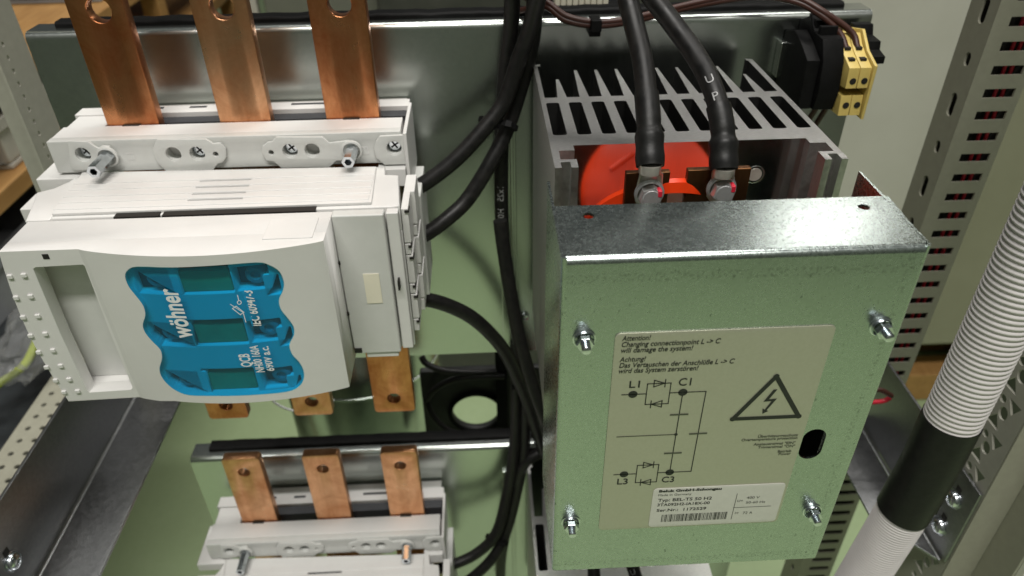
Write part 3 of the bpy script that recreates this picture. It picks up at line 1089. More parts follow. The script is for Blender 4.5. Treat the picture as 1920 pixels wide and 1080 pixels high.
def build_module():
    o = empty('thyristor_module', (0.14, 0.15, -0.4915), 'galvanised thyristor module with warning label, finned heat sink behind and two thick black cables', 'thyristor module', 'thyristor modules')
    x0, x1 = 0.0385, 0.2400
    zb = -0.4915
    r = 0.0038
    t = 0.0016
    bm = B()
    slot = [(x, z) for x, z in circle2(0, 0, 0.0072, 24)]
    sl = []
    cx, cz = 0.2078, -0.3655
    for k in range(13):
        a = math.pi * k / 12
        sl.append((cx + 0.0076 * math.cos(a), cz + 0.0064 + 0.0076 * math.sin(a)))
    for k in range(13):
        a = math.pi + math.pi * k / 12
        sl.append((cx + 0.0076 * math.cos(a), cz - 0.0064 + 0.0076 * math.sin(a)))
    join(bm, prism([[(x0 + 0.003, zb), (x1 - 0.003, zb), (x1 - 0.003, ZT - r), (x0 + 0.003, ZT - r)], sl], t, 0, 'front', 0.0))
    join(bm, prism([[(x0 + 0.0012, r), (x1 - 0.0012, r), (x1 + 0.0022, 0.0575), (x0 + 0.0012, 0.0585)], circle2(0.0588, 0.0458, 0.0034, 20), circle2(0.2219, 0.0450, 0.0034, 20)], t, 0, 'plan', ZT - t))
    join(bm, bent([(0.0, ZT - r)] + arc(r, ZT - r, r, 180, 90, 8)[1:-1] + [(r, ZT)], -t, x0 + 0.0026, x1 - 0.0026))
    # side cheeks with rounded front fold
    for s, xo in ((1, x0), (-1, x1)):
        q = 0.003
        ring = [(xo + s * (q - q * math.cos(math.radians(a))), q - q * math.sin(math.radians(a))) for a in (90, 67, 45, 22, 0)]
        outer = ring + [(xo, 0.0905)]
        inner = [(xo + s * t, 0.0905), (xo + s * t, q), (xo + s * q, t)]
        pts = outer + inner
        join(bm, prism([pts], (ZT + 0.0002) - zb, 0, 'plan', zb))
    put('cover', bm, M_GALV, o, smooth=25)
    # foil label
    lx0, lx1, lz0, lz1 = 0.0708, 0.1995, -0.4445, -0.2652
    put('warning_label', prism([rect2(lx0, lx1, lz0, lz1, 0.0035, 4)], 0.0007, 0.0002, 'front', -0.0008), M_LABEL, o, smooth=40)
    YP = -0.0010
    def lp(a, b, off=(1000, 560), sc=3.0):
        p = at(off[0] + a / sc, off[1] + b / sc, YP)
        return (p.x, p.z)
    bm = B()
    bg = B()
    def line(s, a, b, size, shear=0.0, bold=0.0, dst=None, z=None, off=(1000, 560), sc=3.0, y=YP):
        """lettering from pixel a (start of baseline) to pixel b (end of baseline)"""
        P, Q = lp(*a, off, sc), lp(*b, off, sc)
        vf = text2(s, size, shear, 1.0, bold)
        x_lo, x_hi = min(v[0] for v in vf[0]), max(v[0] for v in vf[0])
        k = (Q[0] - P[0]) / (x_hi - x_lo)
        vf = ([((x - x_lo) * k, yy) for x, yy in vf[0]], vf[1])
        add2(dst if dst is not None else bm, vf, (P[0], y, (P[1] + Q[1]) / 2), (1, 0, 0), (0, 0, 1))
    line('Attention!', (498, 238), (660, 232), 0.0053, 0.20, 0.00008)
    line('Changing connectionpoint L -> C', (496, 271), (1052, 252), 0.0053, 0.20, 0.00008)
    line('will damage the system!', (492, 304), (897, 291), 0.0053, 0.20, 0.00008)
    line('Achtung!', (484, 356), (632, 351), 0.0053, 0.20, 0.00008)
    line('Das Vertauschen der Anschlüße L -> C', (482, 389), (1130, 364), 0.0053, 0.20, 0.00008)
    line('wird das System zerstören!', (479, 419), (927, 404), 0.0053, 0.20, 0.00008)
    line('L1', (538, 503), (598, 499), 0.0080, 0, 0.0001)
    line('C1', (815, 489), (886, 488), 0.0086, 0, 0.0001)
    line('L3', (470, 1046), (530, 1042), 0.0080, 0, 0.0001)
    line('C3', (720, 1034), (790, 1031), 0.0080, 0, 0.0001)
    line('Überhitzungsschutz', (1262, 782), (1488, 774), 0.0033, 0.0, 0.00007, bg)
    line('Overtemperature protection', (1170, 801), (1484, 791), 0.0033, 0.0, 0.00007, bg)
    line('Ansteuersignal "EIN"', (1238, 826), (1472, 818), 0.0033, 0.0, 0.00007, bg)
    line('Triggersignal "ON"', (1262, 843), (1470, 836), 0.0033, 0.0, 0.00007, bg)
    line('Betrieb', (1374, 866), (1450, 863), 0.0033, 0.0, 0.00007, bg)
    line('Power', (1378, 881), (1446, 878), 0.0033, 0.0, 0.00007, bg)
    W = 0.00065
    xL, xB0, xB1, xC, xR = lp(560, 540)[0], lp(636, 536)[0], lp(767, 530)[0], lp(841, 527)[0], lp(971, 525)[0]
    def circ(z, x):
        poly2(bm, circle2(x, z, 0.0029, 20), YP)
    for zc, mirror, pts in ((lp(700, 533)[1], 1, None), (lp(632, 983)[1], 1, None)):
        seg2(bm, (lp(498, 540)[0], zc), (xB0, zc), W, YP)
        zu, zl = zc + 0.0082, zc - 0.0090
        for a, b in (((xB0, zu), (xB1, zu)), ((xB0, zl), (xB1, zl)), ((xB0, zl), (xB0, zu)), ((xB1, zl), (xB1, zu)), ((xB1, zc), (xR, zc))):
            seg2(bm, a, b, W, YP)
        xm = (xB0 + xB1) / 2
        for z_, s in ((zu, 1), (zl, -1)):
            a, b, c = (xm - s * 0.0032, z_ + 0.0027), (xm - s * 0.0032, z_ - 0.0027), (xm + s * 0.0034, z_)
            seg2(bm, a, b, W, YP); seg2(bm, b, c, W, YP); seg2(bm, c, a, W, YP)
            seg2(bm, (xm + s * 0.0036, z_ - 0.0030), (xm + s * 0.0036, z_ + 0.0030), W, YP)
        circ(zc, xL)
        circ(zc, xC)
    z1, z3 = lp(700, 533)[1], lp(632, 983)[1]
    seg2(bm, (xC, z1), (xC, z3), W, YP - 0.00002)
    seg2(bm, (xR, z1), (xR, z3), W, YP - 0.00002)
    zm = lp(800, 764)[1]
    poly2(bm, circle2(xC, zm, 0.0012, 12), YP - 0.00004)
    seg2(bg, (lp(470, 778)[0], zm), (xC, zm), W, YP)
    for x, (a, b) in ((xC, (818, 652)), (xC, (780, 869)), (xR, (926, 759))):
        z = lp(a, b)[1]
        seg2(bg, (x - 0.0052, z), (x + 0.0052, z), 0.0013, YP - 0.00006)
    # voltage warning triangle
    T = [lp(1374, 437), lp(1492, 663), lp(1122, 676)]
    bx = (T[1][0] + T[2][0]) / 2
    zb_ = (T[1][1] + T[2][1]) / 2
    hw = (T[1][0] - T[2][0]) / 2
    tri = [(bx, T[0][1]), (bx + hw, zb_), (bx - hw, zb_)]
    for i in range(3):
        seg2(bm, tri[i], tri[(i + 1) % 3], 0.0030, YP - 0.00002 * i)
        poly2(bm, circle2(*tri[i], 0.0019, 14), YP - 0.00007 - 0.00001 * i)
    bolt = [lp(*q) for q in ((1352, 512), (1374, 510), (1326, 566), (1371, 562), (1312, 628), (1322, 632), (1288, 648), (1290, 618), (1302, 624), (1340, 576), (1294, 580))]
    poly2(bm, bolt, YP)
    put('label_print', bm, M_PRINT, o)
    tag(put('faint_label_print', bg, M_GPRINT, o), kind='stuff')
    # rating sticker
    so, ss = (1000, 860), 3.0
    c = [at(so[0] + a / ss, so[1] + b / ss, 0) for a, b in ((672, 158), (1413, 133), (1352, 346), (648, 376))]
    sx0, sx1 = (c[0].x + c[3].x) / 2, (c[1].x + c[2].x) / 2 + 0.0005
    sz1, sz0 = (c[0].z + c[1].z) / 2, (c[2].z + c[3].z) / 2
    put('rating_sticker', prism([rect2(sx0, sx1, sz0, sz1, 0.003, 4)], 0.0003, 0.0001, 'front', -0.00125), M_STICK, o, smooth=40)
    bm = B()
    YS = -0.0014
    def sline(s, a, b, size, bold=0.0):
        line(s, a, b, size, 0.0, bold, bm, None, so, ss, YS)
    sline('Beluk GmbH-Schongau', (706, 186), (1058, 173), 0.0034, 0.00016)
    sline('Made in Germany', (702, 208), (888, 202), 0.0030)
    sline('Typ: BEL-TS 50 H2', (700, 239), (1002, 228), 0.0043, 0.00007)
    sline('3TA092H2-IA18X-00', (696, 264), (990, 254), 0.0040, 0.00007)
    sline('Ser.Nr.:  1172529', (692, 295), (970, 285), 0.0041, 0.00007)
    sline('U=', (1146, 241), (1176, 240), 0.0034)
    sline('400 V', (1198, 224), (1270, 221), 0.0037)
    sline('50-60 Hz', (1194, 250), (1302, 246), 0.0034)
    sline('I=', (1132, 309), (1152, 308), 0.0034)
    sline('72 A', (1176, 309), (1230, 306), 0.0036)
    def sp(a, b): return lp(a, b, so, ss)
    seg2(bm, (sp(1128, 270)[0], sp(1140, 195)[1]), (sp(1128, 270)[0], sp(1105, 338)[1]), 0.0004, YS)
    zh = (sp(1125, 272)[1] + sp(1333, 265)[1]) / 2
    seg2(bm, (sp(1125, 272)[0], zh), (sp(1333, 265)[0], zh), 0.0004, YS)
    bx0, bx1 = sp(720, 330)[0], sp(1085, 318)[0]
    bz1, bz0 = (sp(722, 312)[1] + sp(1085, 298)[1]) / 2, (sp(715, 355)[1] + sp(1082, 336)[1]) / 2
    rnd = random.Random(5)
    x = bx0
    while x < bx1:
        wd = rnd.choice((0.00028, 0.00028, 0.00055, 0.0008))
        poly2(bm, [(x, bz0), (x + wd, bz0), (x + wd, bz1), (x, bz1)], YS)
        x += wd + rnd.choice((0.00028, 0.00028, 0.00055, 0.0007))
    put('sticker_print', bm, M_PRINT, o)
    # four flange nuts on studs
    first = None
    for px, zc, in ((0.0529, -0.2682), (0.2262, -0.2678), (0.0507, -0.4343), (0.2230, -0.4343)):
        q = Vector((px, 0, zc))
        if first is None:
            bm = B()
            cyl(bm, q + Vector((0, -0.0026, 0)), q + Vector((0, -0.0068, 0)), 0.0054, n=6)
            n_ = put('nut', bm, M_ZINC, o, bevel=0.0006)
            bm = B()
            lathe(bm, q, (0, -1, 0), [(0, 0.0068), (0.0008, 0.0068), (0.0010, 0.0062), (0.0010, 0.0058), (0.0017, 0.0060), (0.0026, 0.0056)], 22)
            put('washer', bm, M_ZINC, n_, smooth=40)
            bm = B()
            prof = []
            for k in range(14):
                prof += [(0.006 + k * 0.0004, 0.0025), (0.0062 + k * 0.0004, 0.0029)]
            prof += [(0.0118, 0.0026), (0.0120, 0.0022), (0.0120, 0)]
            lathe(bm, q, (0, -1, 0), prof, 16)
            put('stud', bm, M_ZINC, n_, smooth=50)
            first, fq = n_, q
        else:
            c = first.copy(); COL.objects.link(c); c.parent = o; c.location = q - fq
            for ch in first.children:
                d = ch.copy(); COL.objects.link(d); d.parent = c
    # heat sink extrusion
    hx0, hx1 = 0.0455, 0.2415
    zt, zbt = -0.2148, -0.488
    N_, p0, pit, sw = 11, 0.0491, 0.01775, 0.0102
    prof = [(hx0, 0.318), (hx0, 0.145), (hx0, 0.1120), (0.0500, 0.1120), (0.0500, 0.1205), (0.0565, 0.1205), (0.0565, 0.1120), (0.0612, 0.1120), (0.0612, 0.1245), (0.0505, 0.1245),
            (0.0505, 0.1385), (0.0615, 0.1385), (0.0615, 0.1465),
            (0.2255, 0.1465), (0.2255, 0.1385), (0.2365, 0.1385), (0.2365, 0.1245), (0.2258, 0.1245), (0.2258, 0.1120), (0.2305, 0.1120), (0.2305, 0.1205), (0.2370, 0.1205), (0.2370, 0.1120), (hx1, 0.1120),
            (hx1, 0.318)]
    prof += [(hx1 - 0.0060, 0.320), (hx1 - 0.0060, 0.315), (hx1 - 0.0045, 0.314)]
    for k in reversed(range(N_)):
        a = p0 + k * pit
        b = a + sw
        prof += [(b if k < N_ - 1 else hx1 - 0.0046, 0.2385), (a if k > 0 else hx0 + 0.0036, 0.2385)]
        if k > 0:
            cx_ = a - (pit - sw) / 2
            tip = 0.302 if k not in (1, N_ - 1) else 0.280
            prof += [(cx_ + 0.0012, tip), (cx_ - 0.0012, tip)]
    prof += [(hx0 + 0.0034, 0.314), (hx0 + 0.0060, 0.315), (hx0 + 0.0060, 0.320)]
    slots = [rect2(p0 + k * pit, p0 + k * pit + sw, 0.1648, 0.2272, 0.0022, 3) for k in range(N_)]
    hs = prism([prof] + slots, zt - zbt, 0, 'plan', zbt)
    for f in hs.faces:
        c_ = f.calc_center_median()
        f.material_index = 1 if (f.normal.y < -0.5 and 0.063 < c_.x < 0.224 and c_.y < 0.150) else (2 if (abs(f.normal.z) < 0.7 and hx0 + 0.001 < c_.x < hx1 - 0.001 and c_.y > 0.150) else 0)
    put('heat_sink', hs, [M_ALU, M_ALUP, M_ALUSHADE], o, smooth=30)
    bm = B()
    box(bm, 0.0130, 0.0300, 0.3360, 0.3388, -0.545, -0.2450)
    box(bm, 0.0240, 0.0275, 0.3335, 0.3358, -0.540, -0.2460)
    put('mounting_bracket', bm, M_PLATE, o, bevel=0.0008)
    # red device between the base plate and the cover, its tabs and bolts
    bm = B()
    box(bm, 0.085, 0.158, 0.062, 0.085, -0.470, -0.310)
    put('red_insulator', bm, M_RED, o, bevel=0.004, seg=3)
    ax = Vector((0, 0.85, 0.53)).normalized()
    cc = Vector((0.1235, 0.1315, -0.264))
    bm = B()
    lathe(bm, cc - ax * 0.010, ax, [(0, 0.048), (0.005, 0.053), (0.0085, 0.0525), (0.0105, 0.049), (0.0106, 0)], 56)
    put('red_cap', bm, M_RED, o, smooth=40)
    sl_ = Vector((0, -0.53, 0.85)).normalized()
    for a0, a1 in (((-0.034, -0.030), (-0.016, -0.018)), ((0.006, -0.030), (0.026, -0.016)), ((-0.030, 0.020), (-0.012, 0.032))):
        p_, q_ = cc + Vector((a0[0], 0, 0)) + sl_ * a0[1] + ax * 0.0006, cc + Vector((a1[0], 0, 0)) + sl_ * a1[1] + ax * 0.0006
        bm = B()
        cyl(bm, p_, q_, 0.0022, n=8)
        put('red_rib', bm, M_RED, o, smooth=50)
    bm = B()
    box(bm, 0.180, 0.226, 0.020, 0.0225, -0.44, -0.30)  # black panel added behind the cover slot to keep it dark
    put('added_slot_backing', bm, M_BLACK, o)
    for xa, xb, za in ((0.0905, 0.1193, -0.2141), (0.1306, 0.1722, -0.2134)):
        bm = B()
        box(bm, xa, xb, 0.0995, 0.1045, -0.2630, za)
        put('connection_tab', bm, M_TAB, o, bevel=0.0006)
    for px, py, zoff in ((1217, 362, 0), (1352, 353, 0)):
        q = at(px, py, 0.0940)
        q.y = 0.0945
        bm = B()
        lathe(bm, q, (0, -1, 0), [(0, 0.0098), (0.0012, 0.0098), (0.0016, 0.0088), (0.0026, 0.0090), (0.0032, 0.0082)], 26)
        cyl(bm, q + Vector((0, -0.0032, 0)), q + Vector((0, -0.0085, 0)), 0.0080, 0.0074, n=6, phase=0.3)
        bo = put('bolt', bm, M_BOLT, o, smooth=35)
        bm = B()
        lathe(bm, q + Vector((0, -0.0085, 0)), (0, -1, 0), [(0, 0.0058), (0.0006, 0.0055), (0.0006, 0)], 20)
        put('bolt_face', bm, M_BOLT, bo, smooth=40)
        bm = B()
        box(bm, q.x + 0.0036, q.x + 0.0066, q.y - 0.0094, q.y - 0.0030, q.z + 0.0010, q.z + 0.0058)
        put('red_mark', bm, M_REDMARK, bo, bevel=0.0008)
    # countersunk hole in the base plate
    q = at(1415, 327, 0.1463)
    bm = B()
    lathe(bm, (q.x, 0.1462, q.z), (0, -1, 0), [(-0.0001, 0.0036), (0.0003, 0.0040), (0.0005, 0.0066), (0.0002, 0.0070)], 26)
    put('hole_rim', bm, M_ALUP, o, smooth=50)
    bm = B()
    lathe(bm, (q.x, 0.1460, q.z), (0, -1, 0), [(0, 0.0052), (0.0003, 0.005), (0.0003, 0)], 22)
    put('hole', bm, M_TIN, o)
    return o


modA = build_module()


# ------------------------------------------------------------------ cables
def sheath_text(bm, P, r, s, size, start, side, turn=0.0, flip=False):
    """lettering wrapped on a cable: start is arc length, side the direction the print faces"""
    cum = [0.0]
    for a, b in zip(P, P[1:]): cum.append(cum[-1] + (b - a).length)
    vs, fs = text2(s, size)
    vs = [(x, y - size * 0.35) for x, y in vs]
    V = []
    for x, y in vs:
        d = start + (-x if flip else x)
        d = min(max(d, 0.0), cum[-1] - 1e-6)
        i = max(k for k in range(len(cum)) if cum[k] <= d)
        i = min(i, len(P) - 2)
        t = (d - cum[i]) / (cum[i + 1] - cum[i])
        p = P[i].lerp(P[i + 1], t)
        tg = (P[min(i + 2, len(P) - 1)] - P[max(i - 1, 0)]).normalized()
        n = Vector(side) - tg * Vector(side).dot(tg)
        n.normalize()
        b = tg.cross(n) * (1 if not flip else -1)
        a = turn + y / r
        V.append(bm.verts.new(p + (n * math.cos(a) + b * math.sin(a)) * (r + 0.00022)))
    for f in fs:
        try: bm.faces.new([V[i] for i in f])
        except ValueError: pass


def rise(P):
    """the run of cable that goes on upwards beyond the first point"""
    d = (P[0] - P[1]).normalized()
    out, p = [], P[0].copy()
    for k in range(12):
        d = (d * 0.85 + Vector((0, 0.02, 0.15))).normalized()
        p = p + d * 0.025
        out.append(p.copy())
    return out[::-1]


def cable(name, pts, r, label, group, mat=None, cat='cable', n=9, text=None):
    P = curve_pts([at(x, y, Y) for x, y, Y in pts], n)
    base = P[-1].copy()
    bm = B()
    sweep(bm, (rise(P) if pts[0][1] < 0 else []) + P, r, 16)
    c = put(name, bm, mat or M_RUBBER, loc=base, smooth=60)
    tag(c, label, cat, group)
    if text:
        bm = B()
        for args in text: sheath_text(bm, P, r, *args)
        put('sheath_print', bm, M_CPRINT, c)
    return c, P


tocam = Vector((0, -0.85, 0.5))
grp = 'black control cables of the bundle beside the fuse switch'
r_ = 0.0069
cable('control_cable', [(955, -60, 0.300), (960, 0, 0.312), (957, 60, 0.318), (949, 120, 0.321), (943, 200, 0.322), (940, 300, 0.322), (941, 411, 0.320), (949, 504, 0.317), (962, 578, 0.312), (975, 652, 0.306), (990, 715, 0.300), (1006, 765, 0.300), (1020, 810, 0.302)], r_,
      'black cable hanging straight down behind the tie, white print along its sheath', grp,
      text=[('1x25   H07V-K   1x25   04607', 0.0088, 0.205, tocam, 0.15, False)])
cable('control_cable', [(1018, -40, 0.285), (1005, 10, 0.292), (992, 60, 0.297), (973, 110, 0.299), (957, 160, 0.298), (940, 200, 0.295), (903, 247, 0.287), (853, 300, 0.278), (800, 341, 0.272), (760, 362, 0.268)], r_ + 0.0003,
      'black cable curving into the topmost terminal of the fuse switch', grp,
      text=[('H07V-K 25', 0.0088, 0.215, tocam, 0.55, False)])
cable('control_cable', [(1003, -40, 0.312), (1002, 20, 0.315), (998, 70, 0.316), (988, 120, 0.316), (967, 193, 0.312), (947, 250, 0.304), (917, 310, 0.292), (877, 373, 0.282), (841, 408, 0.272), (800, 438, 0.264), (765, 452, 0.260)], r_ + 0.0003,
      'black cable curving into the second terminal below the cable tie', grp)
cable('control_cable', [(762, 560, 0.258), (800, 562, 0.262), (838, 572, 0.268), (880, 592, 0.275), (915, 621, 0.280), (945, 657, 0.288), (967, 700, 0.292), (988, 750, 0.296), (1004, 800, 0.300), (1020, 850, 0.305)], r_ + 0.0004,
      'black cable arching down from the third terminal of the fuse switch', grp)
grp2 = 'black cables running down past the lower plate'
r2 = 0.0072
cable('control_cable', [(968, 640, 0.325), (968, 718, 0.315), (967, 796, 0.310), (963, 853, 0.305), (950, 930, 0.300), (930, 1000, 0.285), (893, 1038, 0.276), (845, 1060, 0.268), (805, 1070, 0.262)], r2,
      'black cable bending into the uppermost terminal of the second switch', grp2)
cable('control_cable', [(985, 690, 0.318), (986, 760, 0.312), (984, 815, 0.310), (982, 853, 0.308), (971, 911, 0.305), (952, 988, 0.297), (925, 1044, 0.280), (883, 1085, 0.268), (840, 1110, 0.262)], r2,
      'black cable bending lowest at the foot of the picture', grp2)
cable('control_cable', [(1030, 842, 0.310), (1006, 852, 0.306), (984, 868, 0.304), (970, 900, 0.306), (957, 960, 0.312), (944, 1020, 0.316), (939, 1060, 0.318), (938, 1110, 0.320)], r2,
      'black cable coming out from behind the cover and dropping straight', grp2)


def tie(px, py, Y, half, ang, label, turn=1.0):
    c = at(px, py, Y)
    a = math.radians(ang)
    u = (RT * math.cos(a) - UP * math.sin(a)).normalized()
    n = -FW
    bm = B()
    pts = []
    for k in range(25):
        t = 2 * math.pi * k / 24
        pts.append(c + u * half * math.cos(t) + n * 0.0095 * math.sin(t))
    t_ = u.cross(n).normalized()
    for i in range(24):
        p, q = pts[i], pts[i + 1]
        o1, o2 = (p - c).normalized() * 0.0010, (q - c).normalized() * 0.0010
        vs = [bm.verts.new(x) for x in (p - t_ * 0.0022 + o1, q - t_ * 0.0022 + o2, q + t_ * 0.0022 + o2, p + t_ * 0.0022 + o1)]
        bm.faces.new(vs)
    o = put('cable_tie', bm, M_BLACK, loc=c)
    sd = o.modifiers.new('thick', 'SOLIDIFY')
    sd.thickness = 0.0010
    tag(o, label, 'cable tie', 'black cable ties')
    h = c + n * 0.0085 + u * half * 0.55
    bm = B()
    box(bm, -0.0032, 0.0032, -0.0030, 0.0030, -0.0028, 0.0028)
    bm.transform(Matrix.Translation(h) @ Matrix((u, t_, n)).transposed().to_4x4())
    put('tie_head', bm, M_BLACK, o, bevel=0.0006)
    return o


tie(934, 232, 0.3015, 0.0175, 14, 'cable tie round two cables level with the copper bar feet')
tie(984, 722, 0.300, 0.0150, -12, 'cable tie beside the cover below the plate edge')
tie(932, 1012, 0.290, 0.0155, 20, 'cable tie on the lowest cable bundle')


# heavy cables on the module with shrink sleeve and lug
def power_cable(pts, k_sleeve, lug_px, label, text=None):
    P = curve_pts([at(x, y, Y) for x, y, Y in pts], 10)
    bm = B()
    sweep(bm, rise(P) + P, 0.0068, 18)
    c = put('power_cable', bm, M_RUBBER, loc=P[-1], smooth=60)
    tag(c, label, 'cable', 'heavy black cables of the thyristor module')
    i0 = int(len(P) * k_sleeve)
    Q = P[i0:]
    # shrink sleeve: slack over the cable, bulged over the lug barrel
    Q2 = []
    for a, b in zip(Q, Q[1:]): Q2 += [a, a.lerp(b, 0.5)]
    Q2.append(Q[-1])
    n = len(Q2)
    def rad(i):
        t = i / (n - 1)
        r = 0.0078 + 0.0012 * min(1, max(0, (t - 0.52) / 0.07)) + 0.00025 * math.sin(t * 23) * (t > 0.4)
        return r
    bm = B()
    sweep(bm, Q2, rad, 22)
    put('shrink_sleeve', bm, M_SLEEVE, c, smooth=60)
    # tinned lug: barrel then flattened palm with a ring end, in front of the tab
    e = P[-1]
    q = at(*lug_px, 0.0962)
    bm = B()
    sections = [(e + Vector((0, 0, 0.002)), 0.0070, 0.0070), (e + Vector((0, 0, -0.004)), 0.0072, 0.0066), (Vector((q.x, 0.0960, e.z - 0.009)), 0.0078, 0.0030),
                (Vector((q.x, 0.0970, q.z + 0.004)), 0.0086, 0.0016), (Vector((q.x, 0.0972, q.z - 0.006)), 0.0086, 0.0016), (Vector((q.x, 0.0972, q.z - 0.0125)), 0.0040, 0.0016)]
    rings = []
    for p, rx, ry in sections:
        rings.append([bm.verts.new((p.x + rx * math.cos(2 * math.pi * k / 20), p.y + ry * math.sin(2 * math.pi * k / 20), p.z)) for k in range(20)])
    for a, b in zip(rings, rings[1:]):
        for k in range(20): bm.faces.new((a[k], a[(k + 1) % 20], b[(k + 1) % 20], b[k]))
    bm.faces.new(rings[0]); bm.faces.new(rings[-1][::-1])
    put('cable_lug', bm, M_TIN, c, smooth=50)
    if text:
        bm = B()
        for s, size, py, turn in text:
            k_ = max(1, min(len(P) - 2, min(range(len(P)), key=lambda i: abs(540 - FPX * (P[i] - CAM).dot(UP) / (P[i] - CAM).dot(FW) - py))))
            tg = (P[k_ + 1] - P[k_ - 1]).normalized()
            n_ = (tocam - tg * tocam.dot(tg)).normalized()
            b_ = tg.cross(n_)
            vs, fs = text2(s, size)
            xm = sum(x for x, y in vs) / len(vs)
            V = []
            ym = sum(y for x, y in vs) / len(vs)
            for x, y in vs:
                a_ = turn - (x - xm) / 0.0068
                V.append(bm.verts.new(P[k_] - tg * (y - ym) + (n_ * math.cos(a_) + b_ * math.sin(a_)) * 0.0072))
            for f in fs: bm.faces.new([V[i] for i in f])
        put('sheath_print', bm, M_CPRINT, c)
    return c


pcA = power_cable([(1150, -90, 0.190), (1172, -20, 0.172), (1190, 50, 0.155), (1204, 110, 0.138), (1212, 175, 0.120), (1217, 240, 0.103), (1219, 312, 0.088)], 0.665, (1217, 362),
                  'thick black cable dropping straight to the bolt over the red part')
pcB = power_cable([(1160, -90, 0.195), (1215, -15, 0.180), (1262, 45, 0.165), (1305, 105, 0.145), (1336, 165, 0.124), (1354, 235, 0.106), (1357, 318, 0.090)], 0.745, (1352, 353),
                  'thick black cable sweeping sideways to the second bolt, letters on its sheath',
                  [('U', 0.0080, 158, 0.30), ('P', 0.0080, 186, 0.30)])

# second module below, its top just showing under the cover
modB = copy_thing(modA, (-0.006, 0, -0.5230))
tag(modB, 'second thyristor module mostly hidden below the warning label cover', 'thyristor module')
for c, lab in ((pcA, 'black cable of the hidden lower module, nearer the cable bundle'), (pcB, 'black cable of the hidden lower module, nearer the hose')):
    d = copy_thing(c, (-0.006, 0, -0.5230))
    tag(d, lab, 'cable', 'cables of the hidden lower module')

# ------------------------------------------------------------------ terminal block and brown wires
o = empty('terminal_block', (0.31, 0.335, -0.25), 'yellow and black rail terminal block at the upper corner of the mounting plate', 'terminal block')
tx0 = 0.3060
zf = lambda y: at(1600, y, 0.265).z
prof = [(0.332, -0.196), (0.300, -0.1885), (0.292, -0.1955), (0.283, -0.2005), (0.266, -0.2075), (0.265, -0.2245), (0.289, -0.2275), (0.289, -0.2320), (0.268, -0.2320), (0.266, -0.2490), (0.300, -0.2510), (0.332, -0.2490)]
first = None
for k in range(2):
    x0 = tx0 + k * 0.0098
    tm = put('yellow_terminal', prism([prof], 0.0093, 0.0005, 'side', x0), M_YELLOW, o, smooth=35)
    for z in (-0.2185, -0.2400):
        bm = B()
        lathe(bm, (x0 + 0.0052, 0.2652 if z > -0.23 else 0.2665, z), (0, -1, 0), [(0, 0.0028), (0.0004, 0.0026), (0.0004, 0)], 14)
        put('screw_hole', bm, M_HOLE, tm)
    bm = B()
    for y_, z_ in ((0.276, -0.2030), (0.288, -0.1972)):
        box(bm, x0 + 0.002, x0 + 0.007, y_ - 0.0025, y_ + 0.0025, z_ - 0.003, z_ + 0.0008)
    put('wire_slot', bm, M_HOLE, tm)
put('end_plate', prism([[(0.335, -0.193), (0.300, -0.1855), (0.283, -0.1985), (0.2635, -0.2055), (0.2635, -0.2520), (0.335, -0.2520)]], 0.0026, 0.0005, 'side', tx0 + 0.0198), M_YELLOW, o, smooth=35)
# black end brackets and blocks
put('black_bracket', prism([[(0.338, -0.186), (0.318, -0.178), (0.306, -0.188), (0.286, -0.189), (0.276, -0.205), (0.272, -0.2300), (0.276, -0.2470), (0.338, -0.2520)]], 0.018, 0.0008, 'side', tx0 - 0.0190), M_BLACK, o, smooth=35)
put('black_bracket', prism([[(0.338, -0.196), (0.318, -0.190), (0.300, -0.196), (0.280, -0.205), (0.279, -0.2470), (0.338, -0.2520)]], 0.0115, 0.0008, 'side', tx0 - 0.0310), M_BLACK, o, smooth=35)
bm = B()
box(bm, tx0 - 0.036, tx0 + 0.040, 0.3285, 0.3395, -0.236, -0.204)
put('din_rail', bm, M_PLATE, o, bevel=0.001)
put('black_bracket', prism([[(0.330, -0.1880), (0.322, -0.1880), (0.318, -0.1960), (0.302, -0.1970), (0.300, -0.2035), (0.288, -0.2060), (0.288, -0.2120), (0.304, -0.2160), (0.330, -0.2160)]], 0.0170, 0.0006, 'side', tx0 + 0.0234), M_BLACK, o, smooth=35)
put('black_bracket', prism([[(0.330, -0.2170), (0.304, -0.2170), (0.300, -0.2220), (0.290, -0.2250), (0.290, -0.2440), (0.330, -0.2440)]], 0.0105, 0.0006, 'side', tx0 + 0.0234), M_BLACK, o, smooth=35)
bm = B()
for k in range(3):
    box(bm, tx0 - 0.0180, tx0 - 0.0030, 0.2960 + 0.012 * k, 0.3010 + 0.012 * k, -0.1895 + 0.003 * k, -0.1815 + 0.002 * k)
put('bracket_rib', bm, M_BLACK, o, bevel=0.0006)

